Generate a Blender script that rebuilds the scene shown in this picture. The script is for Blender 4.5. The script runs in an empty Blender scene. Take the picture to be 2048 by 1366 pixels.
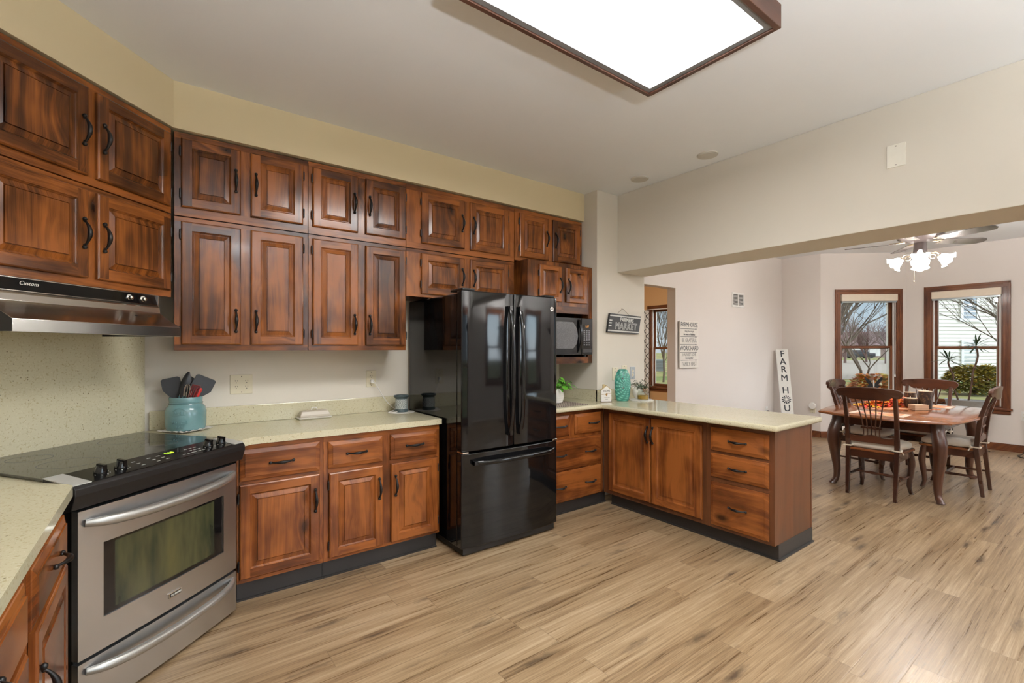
import bpy, bmesh, math, random
from mathutils import Vector, Matrix
random.seed(7)
R = math.radians
PI = math.pi
SC = bpy.context.scene
COL = SC.collection

# ---------------------------------------------------------------- camera, world, exposure
YAW = 0.6418
cam_d = bpy.data.cameras.new('camera')
cam_d.sensor_fit = 'HORIZONTAL'; cam_d.sensor_width = 36
cam_d.lens = 937.56 * 36 / 2048
cam_d.shift_y = 14.6 / 2048
cam_d.clip_start = 0.02; cam_d.clip_end = 500
cam = bpy.data.objects.new('camera', cam_d); COL.objects.link(cam)
cam.location = (0, 0, 1.41); cam.rotation_euler = (R(90), 0, -YAW)
SC.camera = cam
vs = SC.view_settings
SC.display_settings.display_device = 'sRGB'
vs.view_transform = 'Standard'; vs.look = 'None'; vs.gamma = 1.0; vs.use_curve_mapping = False
vs.exposure = 0.12
SC.cycles.use_denoising = True
SC.cycles.max_bounces = 8; SC.cycles.diffuse_bounces = 4; SC.cycles.glossy_bounces = 4
SC.cycles.transmission_bounces = 4; SC.cycles.transparent_max_bounces = 12
SC.cycles.sample_clamp_indirect = 6.0
LAMP_KITCHEN = 27.0      # ceiling box fixture diffuser
FILL_BACK = 60.0         # unseen flush lamps added for brightness, behind the camera and beyond the doorway
LAMP_FAN = 130.0
FILL_UPLIGHT = 760.0  # strength of the unseen torchieres added to lift the ceiling
SKY = .9
SKY_PATCH = 14.0            # added bright patch of sky for window reflections in the refrigerator

# ---------------------------------------------------------------- node helper
class M:
    def __init__(s, name):
        s.m = bpy.data.materials.new(name); s.m.use_nodes = True
        s.nt = s.m.node_tree; s.nt.nodes.clear()
        s.out = s.nt.nodes.new('ShaderNodeOutputMaterial')
    def n(s, t, props=None, **inp):
        nd = s.nt.nodes.new('ShaderNode' + t)
        for k, v in (props or {}).items(): setattr(nd, k, v)
        for k, v in inp.items():
            key = k.replace('_', ' ')
            if key not in nd.inputs:
                key = int(k[1:]) if k[0] == 'i' and k[1:].isdigit() else key
            s.set(nd.inputs[key], v)
        return nd
    def set(s, sock, v):
        if isinstance(v, bpy.types.NodeSocket): s.nt.links.new(v, sock)
        elif isinstance(v, bpy.types.Node): s.nt.links.new(v.outputs[0], sock)
        else:
            if isinstance(v, (tuple, list)) and len(v) == 3 and sock.type == 'RGBA': v = (*v, 1)
            sock.default_value = v
    def math(s, op, a, b=0.0, c=None):
        nd = s.nt.nodes.new('ShaderNodeMath'); nd.operation = op
        s.set(nd.inputs[0], a); s.set(nd.inputs[1], b)
        if c is not None: s.set(nd.inputs[2], c)
        return nd.outputs[0]
    def vmul(s, v, vec):
        nd = s.nt.nodes.new('ShaderNodeVectorMath'); nd.operation = 'MULTIPLY'
        s.set(nd.inputs[0], v); s.set(nd.inputs[1], vec); return nd.outputs[0]
    def vadd(s, v, w):
        nd = s.nt.nodes.new('ShaderNodeVectorMath'); nd.operation = 'ADD'
        s.set(nd.inputs[0], v); s.set(nd.inputs[1], w); return nd.outputs[0]
    def obj(s): return s.n('TexCoord').outputs['Object']
    def sep(s, v): return s.n('SeparateXYZ', i0=v).outputs
    def comb(s, x, y, z):
        nd = s.nt.nodes.new('ShaderNodeCombineXYZ')
        for i, q in enumerate((x, y, z)): s.set(nd.inputs[i], q)
        return nd.outputs[0]
    def noise(s, v, sc, det=3, rough=.55, dist=0, out=0):
        return s.n('TexNoise', Vector=v, Scale=sc, Detail=det, Roughness=rough, Distortion=dist).outputs[out]
    def ramp(s, f, stops):
        nd = s.nt.nodes.new('ShaderNodeValToRGB'); e = nd.color_ramp.elements
        while len(e) > 1: e.remove(e[-1])
        e[0].position = stops[0][0]; c = stops[0][1]; e[0].color = (*c, 1) if len(c) == 3 else c
        for p, c in stops[1:]:
            q = e.new(p); q.color = (*c, 1) if len(c) == 3 else c
        s.set(nd.inputs[0], f); return nd.outputs[0]
    def mapr(s, f, a, b, c=0.0, d=1.0):
        nd = s.nt.nodes.new('ShaderNodeMapRange'); nd.clamp = True
        for i, q in enumerate((f, a, b, c, d)): s.set(nd.inputs[i], q)
        return nd.outputs[0]
    def mix(s, f, a, b, mode='MIX'):
        nd = s.nt.nodes.new('ShaderNodeMix'); nd.data_type = 'RGBA'; nd.blend_type = mode
        s.set(nd.inputs[0], f); s.set(nd.inputs[6], a); s.set(nd.inputs[7], b); return nd.outputs[2]
    def bump(s, h, st=.2, d=.01):
        return s.n('Bump', Height=h, Strength=st, Distance=d).outputs[0]
    def pbr(s, col, rough=.5, metal=0.0, normal=None, coat=0, spec=.5, **kw):
        nd = s.n('BsdfPrincipled')
        s.set(nd.inputs['Base Color'], col); s.set(nd.inputs['Roughness'], rough)
        s.set(nd.inputs['Metallic'], metal); s.set(nd.inputs['Specular IOR Level'], spec)
        if coat: nd.inputs['Coat Weight'].default_value = coat; nd.inputs['Coat Roughness'].default_value = .09
        if normal is not None: s.set(nd.inputs['Normal'], normal)
        for k, v in kw.items(): s.set(nd.inputs[k.replace('_', ' ')], v)
        s.nt.links.new(nd.outputs[0], s.out.inputs[0]); return s.m

def lin(r, g, b):
    f = lambda c: (c / 255 / 12.92) if c / 255 <= .04045 else ((c / 255 + .055) / 1.055) ** 2.4
    return (f(r), f(g), f(b))

def plain(name, rgb, rough=.5, metal=0, var=.06, coat=0, spec=.5, scale=18, bump=0):
    m = M(name); c = lin(*rgb)
    n = m.noise(m.obj(), scale, 2)
    col = m.mix(n, tuple(x * (1 - var) for x in c), tuple(min(1, x * (1 + var)) for x in c))
    nm = m.bump(m.noise(m.obj(), scale * 6, 3), bump, .004) if bump else None
    return m.pbr(col, rough, metal, nm, coat, spec)

def wood(name, axis, dark, mid, light, rough=.21, coat=.10, knots=True, fine=1.0, spec=.36):
    m = M(name)
    co = m.obj(); rnd = m.n('ObjectInfo').outputs['Random']
    off = m.math('MULTIPLY', rnd, 37.0)
    x, y, z = m.sep(co)
    if axis == 'x': a, b, c = y, z, x      # c runs along the grain
    elif axis == 'y': a, b, c = x, z, y
    else: a, b, c = x, y, z
    across = m.math('ADD', a, m.math('MULTIPLY', b, 1.0 if axis != 'z' else .6))
    v = m.comb(m.math('ADD', across, off), m.math('MULTIPLY', off, .31), c)
    warp = m.noise(m.vmul(v, (3.5, 1, .9)), 1.0, 2, .5)
    kn = None
    if knots:
        vv = m.vmul(v, (5.0, 5.0, 2.6))
        vo = m.n('TexVoronoi', Vector=vv, Scale=1.0, Randomness=1.0)
        gate = m.math('GREATER_THAN', m.sep(vo.outputs['Color'])[0], .40)
        kd = vo.outputs['Distance']
        kn = m.math('MULTIPLY', m.mapr(kd, .06, .19, 1, 0), gate)
        halo = m.math('MULTIPLY', m.mapr(kd, .04, .42, 1, 0), gate)
    g = m.math('ADD', m.math('MULTIPLY', across, 1.0), m.math('MULTIPLY', warp, .14))
    if knots: g = m.math('ADD', g, m.math('MULTIPLY', halo, .07))
    ring = m.noise(m.comb(m.math('MULTIPLY', m.math('ADD', g, off), 26 * fine), off, m.math('MULTIPLY', c, .8)), 1.0, 4, .65)
    fineg = m.noise(m.vmul(v, (260, 1, 6)), 1.0, 2, .6)
    blot = m.noise(m.vmul(v, (4.5, 1, 2.4)), 1.0, 3, .55)
    f = m.math('ADD', m.math('MULTIPLY', ring, .46), m.math('MULTIPLY', blot, .68))
    f = m.math('ADD', f, m.math('MULTIPLY', fineg, .14))
    f = m.math('ADD', f, m.math('MULTIPLY', m.math('SUBTRACT', rnd, .5), .12))
    col = m.ramp(f, [(.43, dark), (.575, mid), (.74, light)])
    if knots:
        col = m.mix(m.math('MULTIPLY', kn, .9), col, tuple(q * .4 for q in dark))
    nm = m.bump(m.math('ADD', m.math('MULTIPLY', fineg, .5), ring), .06, .004)
    rg = m.mapr(blot, .3, .7, rough * .85, rough * 1.2)
    return m.pbr(col, rg, 0, nm, coat, spec)

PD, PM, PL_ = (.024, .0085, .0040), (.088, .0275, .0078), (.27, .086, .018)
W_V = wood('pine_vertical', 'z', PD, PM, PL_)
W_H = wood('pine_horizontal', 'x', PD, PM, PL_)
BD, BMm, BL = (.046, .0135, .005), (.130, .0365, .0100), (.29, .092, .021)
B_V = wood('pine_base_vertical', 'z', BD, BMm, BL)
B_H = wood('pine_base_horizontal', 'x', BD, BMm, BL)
T_X = wood('trim_wood_x', 'x', (.045, .013, .005), (.105, .031, .010), (.18, .060, .019), .38, .05, False)
T_Z = wood('trim_wood_z', 'z', (.045, .013, .005), (.105, .031, .010), (.18, .060, .019), .38, .05, False)
C_Z = wood('chair_wood', 'z', (.020, .0075, .005), (.038, .013, .0075), (.07, .024, .012), .28, .3, False, .6)
C_X = wood('chair_wood_rail', 'x', (.022, .008, .005), (.044, .015, .008), (.08, .027, .013), .28, .3, False, .6)
TT = wood('table_top_wood', 'x', (.12, .036, .012), (.19, .060, .019), (.27, .092, .030), .18, .35, False, .8)
PANEL = wood('end_panel_wood', 'z', (.066, .022, .008), (.10, .034, .0115), (.145, .050, .018), .38, .1, False, 1.4)

def make_floor():
    m = M('plank_floor'); co = m.obj(); x, y, z = m.sep(co)
    PW, PLn = .152, 1.22
    ry = m.math('DIVIDE', y, PW); row = m.math('FLOOR', ry)
    rr = m.n('TexWhiteNoise', {'noise_dimensions': '1D'}, W=row).outputs['Value']
    rx = m.math('ADD', m.math('DIVIDE', x, PLn), m.math('MULTIPLY', rr, 7.3)); cx = m.math('FLOOR', rx)
    idn = m.n('TexWhiteNoise', {'noise_dimensions': '2D'}, Vector=m.comb(row, cx, 0)).outputs['Value']
    off = m.math('MULTIPLY', idn, 40.0)
    v = m.comb(m.math('ADD', x, off), m.math('ADD', y, m.math('MULTIPLY', row, 3.17)), off)
    warp = m.noise(m.vmul(v, (1.2, 4, 1)), 1.0, 2)
    yv = m.math('ADD', y, m.math('MULTIPLY', warp, .028))
    gv = m.comb(m.math('MULTIPLY', m.math('ADD', x, off), 1.0), m.math('MULTIPLY', m.math('ADD', yv, off), 40), off)
    grain = m.noise(gv, 1.0, 6, .74)
    fine = m.noise(m.vmul(v, (5, 210, 1)), 1.0, 3, .6)
    blot = m.noise(m.vmul(v, (.9, 5, 1)), 1.0, 3)
    f = m.math('ADD', m.math('MULTIPLY', grain, .66), m.math('MULTIPLY', blot, .24))
    f = m.math('ADD', f, m.math('MULTIPLY', fine, .30))
    f = m.math('ADD', f, m.math('MULTIPLY', m.math('SUBTRACT', idn, .5), .09))
    col = m.ramp(f, [(.40, (.075, .043, .021)), (.51, (.21, .135, .071)), (.62, (.33, .228, .130)), (.74, (.46, .345, .222))])
    # knots and dark splits
    vo = m.n('TexVoronoi', Vector=m.vmul(v, (2.2, 10.5, 1)), Scale=1.0, Randomness=1.0)
    gate = m.math('GREATER_THAN', m.sep(vo.outputs['Color'])[1], .42)
    kd = m.math('ADD', vo.outputs['Distance'], m.math('MULTIPLY', m.math('SUBTRACT', m.noise(m.vmul(v, (22, 60, 1)), 1.0, 3), .5), .34))
    kn = m.math('MULTIPLY', m.mapr(kd, .03, .30, 1, 0), gate)
    col = m.mix(m.math('MULTIPLY', kn, .85), col, (.035, .02, .012))
    st = m.noise(m.comb(m.math('MULTIPLY', m.math('ADD', x, off), .9), m.math('MULTIPLY', m.math('ADD', yv, off), 22), off), 1.0, 4, .65)
    col = m.mix(m.mapr(st, .65, .76, 0, .62), col, (.07, .042, .024))
    # seams
    fy = m.math('ABSOLUTE', m.math('SUBTRACT', m.math('FRACT', ry), .5))
    fx = m.math('ABSOLUTE', m.math('SUBTRACT', m.math('FRACT', rx), .5))
    seam = m.math('MAXIMUM', m.mapr(fy, .489, .498), m.mapr(fx, .4978, .4994))
    col = m.mix(m.math('MULTIPLY', seam, .36), col, (.06, .035, .02))
    nm = m.bump(m.math('SUBTRACT', m.math('ADD', grain, m.math('MULTIPLY', fine, .5)), seam), .10, .004)
    return m.pbr(col, m.mapr(grain, .3, .7, .25, .36), 0, nm, 0, .5)
FLOOR = make_floor()

def make_stone():
    m = M('speckled_stone'); co = m.obj()
    base = m.mix(m.noise(co, 7, 3), lin(203, 196, 166), lin(211, 205, 178))
    n1 = m.noise(co, 95, 3, .7); n2 = m.noise(m.vadd(co, (5, 3, 1)), 150, 2, .6)
    c = m.mix(m.mapr(n1, .56, .66, 0, .55), base, lin(158, 140, 92))
    c = m.mix(m.mapr(n2, .62, .68, 0, .6), c, lin(225, 220, 196))
    vo = m.n('TexVoronoi', Vector=co, Scale=52.0)
    g = m.math('GREATER_THAN', m.sep(vo.outputs['Color'])[0], .78)
    c = m.mix(m.math('MULTIPLY', m.mapr(vo.outputs['Distance'], .10, .18, 1, 0), m.math('MULTIPLY', g, .75)), c, lin(92, 78, 48))
    return m.pbr(c, .09, 0, None, 0, .5)
STONE = make_stone()

def paint(name, rgb, rough=.75):
    m = M(name); c = lin(*rgb); co = m.obj()
    n = m.noise(co, 1.3, 3)
    col = m.mix(n, tuple(q * .97 for q in c), tuple(min(1, q * 1.03) for q in c))
    return m.pbr(col, rough, 0, m.bump(m.noise(co, 160, 2), .06, .002), 0, .3)
WALL = paint('wall_paint', (214, 208, 197))
BACKW = paint('back_wall_paint', (226, 220, 209))
SOFFIT = paint('soffit_paint', (212, 198, 164))
DIN = paint('dining_wall_paint', (222, 214, 208))
CEIL = paint('ceiling_paint', (234, 236, 239))
TAN = paint('tan_paint', (205, 165, 118))

def make_steel(name, rgb, rough, axis):
    m = M(name); co = m.obj(); c = lin(*rgb)
    v = m.vmul(co, (2, 2, 420) if axis == 'x' else (420, 2, 2))
    w = m.noise(m.vmul(co, (4, 4, 2.2)), 1.0, 1)
    nm = m.bump(w, .05, .03)
    fine = m.noise(m.vmul(co, (900, 900, 1.5)), 1.0, 1) if axis == 'z' else w
    col = m.mix(fine, tuple(q * .97 for q in c), tuple(min(1, q * 1.02) for q in c))
    return m.pbr(col, rough, 1.0, nm)
STEEL = make_steel('brushed_steel', (208, 211, 215), .32, 'x')
HOODST = make_steel('hood_steel', (214, 211, 207), .20, 'x')
SILVER = plain('satin_silver', (178, 178, 174), .38, .85)
CHROME = plain('chrome', (215, 212, 205), .12, 1)

def make_fridge():
    m = M('gloss_black'); co = m.obj()
    w = m.noise(m.vmul(co, (6, 6, 2.2)), 1.0, 1, .4)
    f = m.noise(co, 500, 2)
    nm = m.bump(m.math('ADD', w, m.math('MULTIPLY', f, .004)), .05, .02)
    return m.pbr((.0045, .0045, .005), .055, 0, nm, 0, .42)
GBLACK = make_fridge()
BLACK = plain('satin_black', (18, 17, 17), .42)
HARD = plain('black_iron', (22, 20, 20), .36, .35)
TOE = plain('black_vinyl', (40, 37, 36), .5)
GLASSTOP = M('cooktop_glass').pbr((.006, .006, .006), .05, 0, None, 0, .6)
PANELBLK = plain('panel_black', (13, 13, 14), .16)
IVORY = plain('ivory_plastic', (222, 214, 190), .4)
WHITEP = plain('white_plastic', (232, 230, 226), .4)
SLOT = plain('slot_dark', (45, 40, 36), .6)
PRINT = plain('printed_white', (205, 205, 200), .5)
RED = plain('red_plastic', (196, 32, 28), .35)
UTEN = plain('utensil_black', (38, 40, 44), .5)
LEAFD = plain('leaf_dark', (44, 66, 38), .4, 0, .25)
LEAFL = plain('leaf_light', (96, 168, 52), .4, 0, .2)
STEM = plain('stem_brown', (78, 56, 40), .7, 0, .15)
CUSH = plain('cushion_fabric', (238, 230, 216), .85, 0, .06, 0, .2, 30, .2)
TIE = plain('tie_cord', (232, 224, 208), .8)
SHADEC = plain('blind_fabric', (228, 214, 196), .8)
WHITEC = plain('white_ceramic', (234, 230, 222), .25)
GALV = plain('galvanised', (176, 182, 186), .38, .75, .12, 0, .5, 40)

def crackle(name, rgb, rough=.12):
    m = M(name); co = m.obj(); c = lin(*rgb)
    n = m.noise(co, 14, 3)
    col = m.mix(n, tuple(q * .75 for q in c), tuple(min(1, q * 1.3) for q in c))
    return m.pbr(col, rough, 0, None, .5)
JAR = crackle('blue_glaze', (104, 142, 147), .15)

def make_vase():
    m = M('teal_glaze'); co = m.obj(); x, y, z = m.sep(co)
    # petals: rings around a flower centre on the flat side
    dx = m.math('SUBTRACT', x, .028); dz = m.math('SUBTRACT', z, .155)
    ang = m.math('ARCTAN2', dz, dx); rad = m.math('SQRT', m.math('ADD', m.math('MULTIPLY', dx, dx), m.math('MULTIPLY', dz, dz)))
    w = m.math('SINE', m.math('ADD', m.math('MULTIPLY', ang, 16.0), m.math('MULTIPLY', rad, 60.0)))
    r2 = m.math('SINE', m.math('MULTIPLY', rad, 300.0))
    h = m.math('MULTIPLY', m.math('ADD', w, 1), m.math('ADD', r2, 1.6))
    c = m.mix(m.mapr(h, 0, 3.5, 0, 1), lin(44, 122, 112), lin(92, 176, 156))
    return m.pbr(c, .12, 0, m.bump(h, .35, .005), .5)
TEAL = make_vase()

def emit(name, rgb, st):
    m = M(name)
    e = m.n('Emission', Color=rgb, Strength=st); m.nt.links.new(e.outputs[0], m.out.inputs[0]); return m.m

def make_diffuser():
    m = M('lamp_diffuser'); co = m.obj()
    x, y, z = m.sep(co)
    pr = m.math('MULTIPLY', m.math('SINE', m.math('MULTIPLY', x, 700)), m.math('SINE', m.math('MULTIPLY', y, 700)))
    c = m.mix(m.mapr(pr, -1, 1, 0, 1), (1.0, .985, .955), (1.0, .99, .965))
    e = m.n('Emission', Color=c, Strength=LAMP_KITCHEN); m.nt.links.new(e.outputs[0], m.out.inputs[0]); return m.m
DIFF = make_diffuser()
BULB = emit('frosted_lit_glass', (1.0, .96, .91), LAMP_FAN)
LIVFILL = emit('living_fill_glass', (1.0, .95, .86), FILL_BACK * 2.2)
UPFILL = emit('fill_uplight_glow', (.95, .985, 1.0), FILL_UPLIGHT)
BACKFILL = emit('flush_fill_glass', (.96, .985, 1.0), FILL_BACK)
LED_G = emit('green_digits', (.55, 1.0, .05), 1.6)
LED_A = emit('amber_digits', (1.0, .42, .08), .9)

def make_glass(name, refl=.10, tint=(1, 1, 1), rough=0.0):
    m = M(name)
    t = m.n('BsdfTransparent', Color=tint); g = m.n('BsdfGlossy', Roughness=rough, Color=(1, 1, 1))
    lw = m.n('LayerWeight', Blend=.5)
    f = m.math('ADD', m.math('MULTIPLY', m.math('POWER', lw.outputs['Facing'], 5.0), .85), .035)
    mx = m.n('MixShader', i0=f, i1=t.outputs[0], i2=g.outputs[0])
    m.nt.links.new(mx.outputs[0], m.out.inputs[0]); return m.m
PANE = make_glass('window_glass', tint=(.97, .98, .98))
CLEAR = make_glass('clear_glass', tint=(.9, .92, .9))

def make_world():
    w = bpy.data.worlds.new('sky'); SC.world = w; w.use_nodes = True
    nt = w.node_tree; nt.nodes.clear()
    out = nt.nodes.new('ShaderNodeOutputWorld'); bg = nt.nodes.new('ShaderNodeBackground')
    tc = nt.nodes.new('ShaderNodeTexCoord'); sp = nt.nodes.new('ShaderNodeSeparateXYZ')
    nt.links.new(tc.outputs['Generated'], sp.inputs[0])
    rp = nt.nodes.new('ShaderNodeValToRGB'); e = rp.color_ramp.elements
    e[0].position = 0.0; e[0].color = (.60, .68, .74, 1)
    e[1].position = 1.0; e[1].color = (1.08, 1.12, 1.17, 1)
    for p, c in ((.05, (.56, .69, .78, 1)), (.12, (.46, .62, .74, 1)), (.24, (.98, 1.03, 1.08, 1)), (.45, (1.12, 1.16, 1.20, 1))):
        q = e.new(p); q.color = c
    no = nt.nodes.new('ShaderNodeTexNoise'); no.inputs['Scale'].default_value = 5; no.inputs['Detail'].default_value = 5
    nt.links.new(tc.outputs['Generated'], no.inputs['Vector'])
    mr = nt.nodes.new('ShaderNodeMapRange'); mr.inputs[1].default_value = .48; mr.inputs[2].default_value = .7; mr.inputs[4].default_value = .6
    nt.links.new(no.outputs[0], mr.inputs[0])
    mx = nt.nodes.new('ShaderNodeMix'); mx.data_type = 'RGBA'
    nt.links.new(mr.outputs[0], mx.inputs[0]); nt.links.new(sp.outputs[2], rp.inputs[0])
    nt.links.new(rp.outputs[0], mx.inputs[6]); mx.inputs[7].default_value = (.86, .90, .93, 1); mx.blend_type = 'LIGHTEN'
    nt.links.new(mx.outputs[2], bg.inputs[0]); bg.inputs[1].default_value = SKY
    dt = nt.nodes.new('ShaderNodeVectorMath'); dt.operation = 'DOT_PRODUCT'
    nt.links.new(tc.outputs['Generated'], dt.inputs[0]); dt.inputs[1].default_value = Vector((.57, -.8, .14)).normalized()
    mq = nt.nodes.new('ShaderNodeMapRange'); mq.interpolation_type = 'SMOOTHSTEP'
    for i_, q_ in enumerate((dt.outputs['Value'], .86, 1.0, 1.0, SKY_PATCH)):
        if i_: mq.inputs[i_].default_value = q_
        else: nt.links.new(q_, mq.inputs[0])
    ms = nt.nodes.new('ShaderNodeMath'); ms.operation = 'MULTIPLY'; ms.inputs[1].default_value = SKY
    nt.links.new(mq.outputs[0], ms.inputs[0]); nt.links.new(ms.outputs[0], bg.inputs[1])
    nt.links.new(bg.outputs[0], out.inputs[0])
make_world()

# ---------------------------------------------------------------- mesh helpers
def B(): return bmesh.new()
def face(bm, pts, mi=0):
    f = bm.faces.new([bm.verts.new(p) for p in pts]); f.material_index = mi; return f
def box(bm, x0, x1, y0, y1, z0, z1, mi=0):
    v = [bm.verts.new((x, y, z)) for z in (z0, z1) for y in (y0, y1) for x in (x0, x1)]
    for q in ((0, 2, 3, 1), (4, 5, 7, 6), (0, 1, 5, 4), (2, 6, 7, 3), (0, 4, 6, 2), (1, 3, 7, 5)):
        f = bm.faces.new([v[i] for i in q]); f.material_index = mi
def prism(bm, pts, z0, z1, mi=0):
    a = [bm.verts.new((p[0], p[1], z0)) for p in pts]; b = [bm.verts.new((p[0], p[1], z1)) for p in pts]
    n = len(pts)
    for fv in ([b], [list(reversed(a))]):
        f = bm.faces.new(fv[0]); f.material_index = mi
    for i in range(n):
        f = bm.faces.new((a[i], a[(i + 1) % n], b[(i + 1) % n], b[i])); f.material_index = mi
def sheet(bm, pts, y0, y1, mi=0):            # outline in x-z, extruded along y
    a = [bm.verts.new((p[0], y0, p[1])) for p in pts]; b = [bm.verts.new((p[0], y1, p[1])) for p in pts]
    n = len(pts)
    f = bm.faces.new(a); f.material_index = mi
    f = bm.faces.new(list(reversed(b))); f.material_index = mi
    for i in range(n):
        f = bm.faces.new((a[(i + 1) % n], a[i], b[i], b[(i + 1) % n])); f.material_index = mi
def rings(bm, rs, close=True, caps=True, mi=0):
    L = [[bm.verts.new(p) for p in r] for r in rs]; n = len(rs[0])
    for a, b in zip(L, L[1:]):
        for i in range(n if close else n - 1):
            f = bm.faces.new((a[i], a[(i + 1) % n], b[(i + 1) % n], b[i])); f.material_index = mi
    if caps:
        f = bm.faces.new(list(reversed(L[0]))); f.material_index = mi
        f = bm.faces.new(L[-1]); f.material_index = mi
def lathe(bm, prof, seg=24, c=(0, 0, 0), mi=0, sx=1, sy=1, mat=None, caps=True):
    rs = []
    for r, z in prof:
        r = max(r, 1e-4)
        ring = [Vector((r * sx * math.cos(2 * PI * i / seg), r * sy * math.sin(2 * PI * i / seg), z)) for i in range(seg)]
        if mat is not None: ring = [mat @ p for p in ring]
        rs.append([p + Vector(c) for p in ring])
    rings(bm, rs, True, caps, mi)
def tube(bm, pts, r, seg=8, mi=0, flat=None, rot=0):
    pts = [Vector(p) for p in pts]; n = len(pts)
    if not isinstance(r, (list, tuple)): r = [r] * n
    up = None; rs = []
    for i, p in enumerate(pts):
        t = (pts[min(i + 1, n - 1)] - pts[max(i - 1, 0)]).normalized()
        if up is None:
            a = Vector((0, 0, 1)) if abs(t.z) < .9 else Vector((1, 0, 0))
            up = (a - t * a.dot(t)).normalized()
        else:
            q = up - t * up.dot(t); up = q.normalized() if q.length > 1e-6 else up
        s = t.cross(up)
        rs.append([p + (s * math.cos(rot + 2 * PI * k / seg) * r[i] + up * math.sin(rot + 2 * PI * k / seg) * r[i] * (flat or 1)) for k in range(seg)])
    rings(bm, rs, True, True, mi)
def ball(bm, c, r, seg=12, mi=0, s=(1, 1, 1)):
    n = max(4, seg // 2); prof = []
    rs = []
    for j in range(n + 1):
        a = -PI / 2 + PI * j / n
        rs.append([(c[0] + s[0] * r * max(math.cos(a), 1e-3) * math.cos(2 * PI * i / seg), c[1] + s[1] * r * max(math.cos(a), 1e-3) * math.sin(2 * PI * i / seg), c[2] + s[2] * r * math.sin(a)) for i in range(seg)])
    rings(bm, rs, True, True, mi)
def spline(pts, n=6):
    P = [Vector(p) for p in pts]; o = []
    for i in range(len(P) - 1):
        a, b, c, d = P[max(i - 1, 0)], P[i], P[i + 1], P[min(i + 2, len(P) - 1)]
        for k in range(n):
            t = k / n
            o.append(.5 * ((2 * b) + (c - a) * t + (2 * a - 5 * b + 4 * c - d) * t * t + (3 * b - a - 3 * c + d) * t ** 3))
    o.append(P[-1]); return o
def text(bm, s, size, mat, mi=0, bold=0.0, sx=1.0, align='CENTER', shear=0, depth=.0006, spacing=1.0):
    cu = bpy.data.curves.new('t', 'FONT'); cu.body = s; cu.size = size; cu.align_x = align; cu.align_y = 'CENTER'
    cu.shear = shear; cu.extrude = depth; cu.space_character = spacing; cu.resolution_u = 3
    o = bpy.data.objects.new('t', cu); COL.objects.link(o)
    bpy.context.view_layer.update()
    me = bpy.data.meshes.new_from_object(o.evaluated_get(bpy.context.evaluated_depsgraph_get()))
    bpy.data.objects.remove(o); bpy.data.curves.remove(cu)
    me.transform(mat @ Matrix.Diagonal((sx, 1, 1, 1)))
    for p in me.polygons: p.material_index = mi
    if bold > 0:
        ax = (mat.to_3x3() @ Vector((1, 0, 0))).normalized() * bold; ay = (mat.to_3x3() @ Vector((0, 1, 0))).normalized() * bold; an = (mat.to_3x3() @ Vector((0, 0, 1))).normalized() * depth * .12
        last = Vector((0, 0, 0))
        for k, sh_ in enumerate((ax + ay, ay - ax, -ax - ay, ax - ay)):
            d_ = sh_ + an * k; me.transform(Matrix.Translation(d_ - last)); last = d_; bm.from_mesh(me)
    else: bm.from_mesh(me)
    bpy.data.meshes.remove(me)
FRONT = Matrix.Rotation(R(90), 4, 'X')        # text plane facing local -Y
def tm(x, y, z, tilt=0): return Matrix.Translation((x, y, z)) @ FRONT @ Matrix.Rotation(tilt, 4, 'Z')

def mesh(name, bm, mats, smooth=None):
    bmesh.ops.remove_doubles(bm, verts=bm.verts, dist=1e-6)
    bmesh.ops.recalc_face_normals(bm, faces=bm.faces)
    me = bpy.data.meshes.new(name); bm.to_mesh(me); bm.free()
    for m in (mats if isinstance(mats, (list, tuple)) else [mats]): me.materials.append(m)
    if smooth:
        for p in me.polygons: p.use_smooth = True
        me.set_sharp_from_angle(angle=R(smooth))
    return me
def O(name, bm, mats, parent=None, loc=None, rot=None, smooth=None, bev=0, bseg=2):
    me = bm if isinstance(bm, bpy.types.Mesh) else mesh(name, bm, mats, smooth)
    o = bpy.data.objects.new(name, me); COL.objects.link(o)
    if loc: o.location = loc
    if rot: o.rotation_euler = rot
    if parent: o.parent = parent
    if bev:
        d = o.modifiers.new('bevel', 'BEVEL'); d.width = bev; d.segments = bseg; d.limit_method = 'ANGLE'; d.angle_limit = R(35)
        d.harden_normals = False
    return o
def thing(name, label, cat, loc=(0, 0, 0), rz=0, group=None, rot=None):
    o = bpy.data.objects.new(name, None); COL.objects.link(o); o.empty_display_size = .05
    o.location = loc; o.rotation_euler = rot or (0, 0, rz); tag(o, label, cat, group); return o
def tag(o, label, cat, group=None, kind=None):
    o['label'] = label; o['category'] = cat
    if group: o['group'] = group
    if kind: o['kind'] = kind
    return o
def struct(name, bm, mats, parent=None, **k):
    o = O(name, bm, mats, parent, **k)
    if not parent: o['kind'] = 'structure'
    return o
def dup(root, loc, rz, label, group=None):
    def cp(o, par):
        c = o.copy(); COL.objects.link(c); c.parent = par
        for ch in list(o.children): cp(ch, c)
        return c
    r = cp(root, None); r.location = loc; r.rotation_euler = (0, 0, rz); r['label'] = label
    if group: r['group'] = group
    return r

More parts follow.
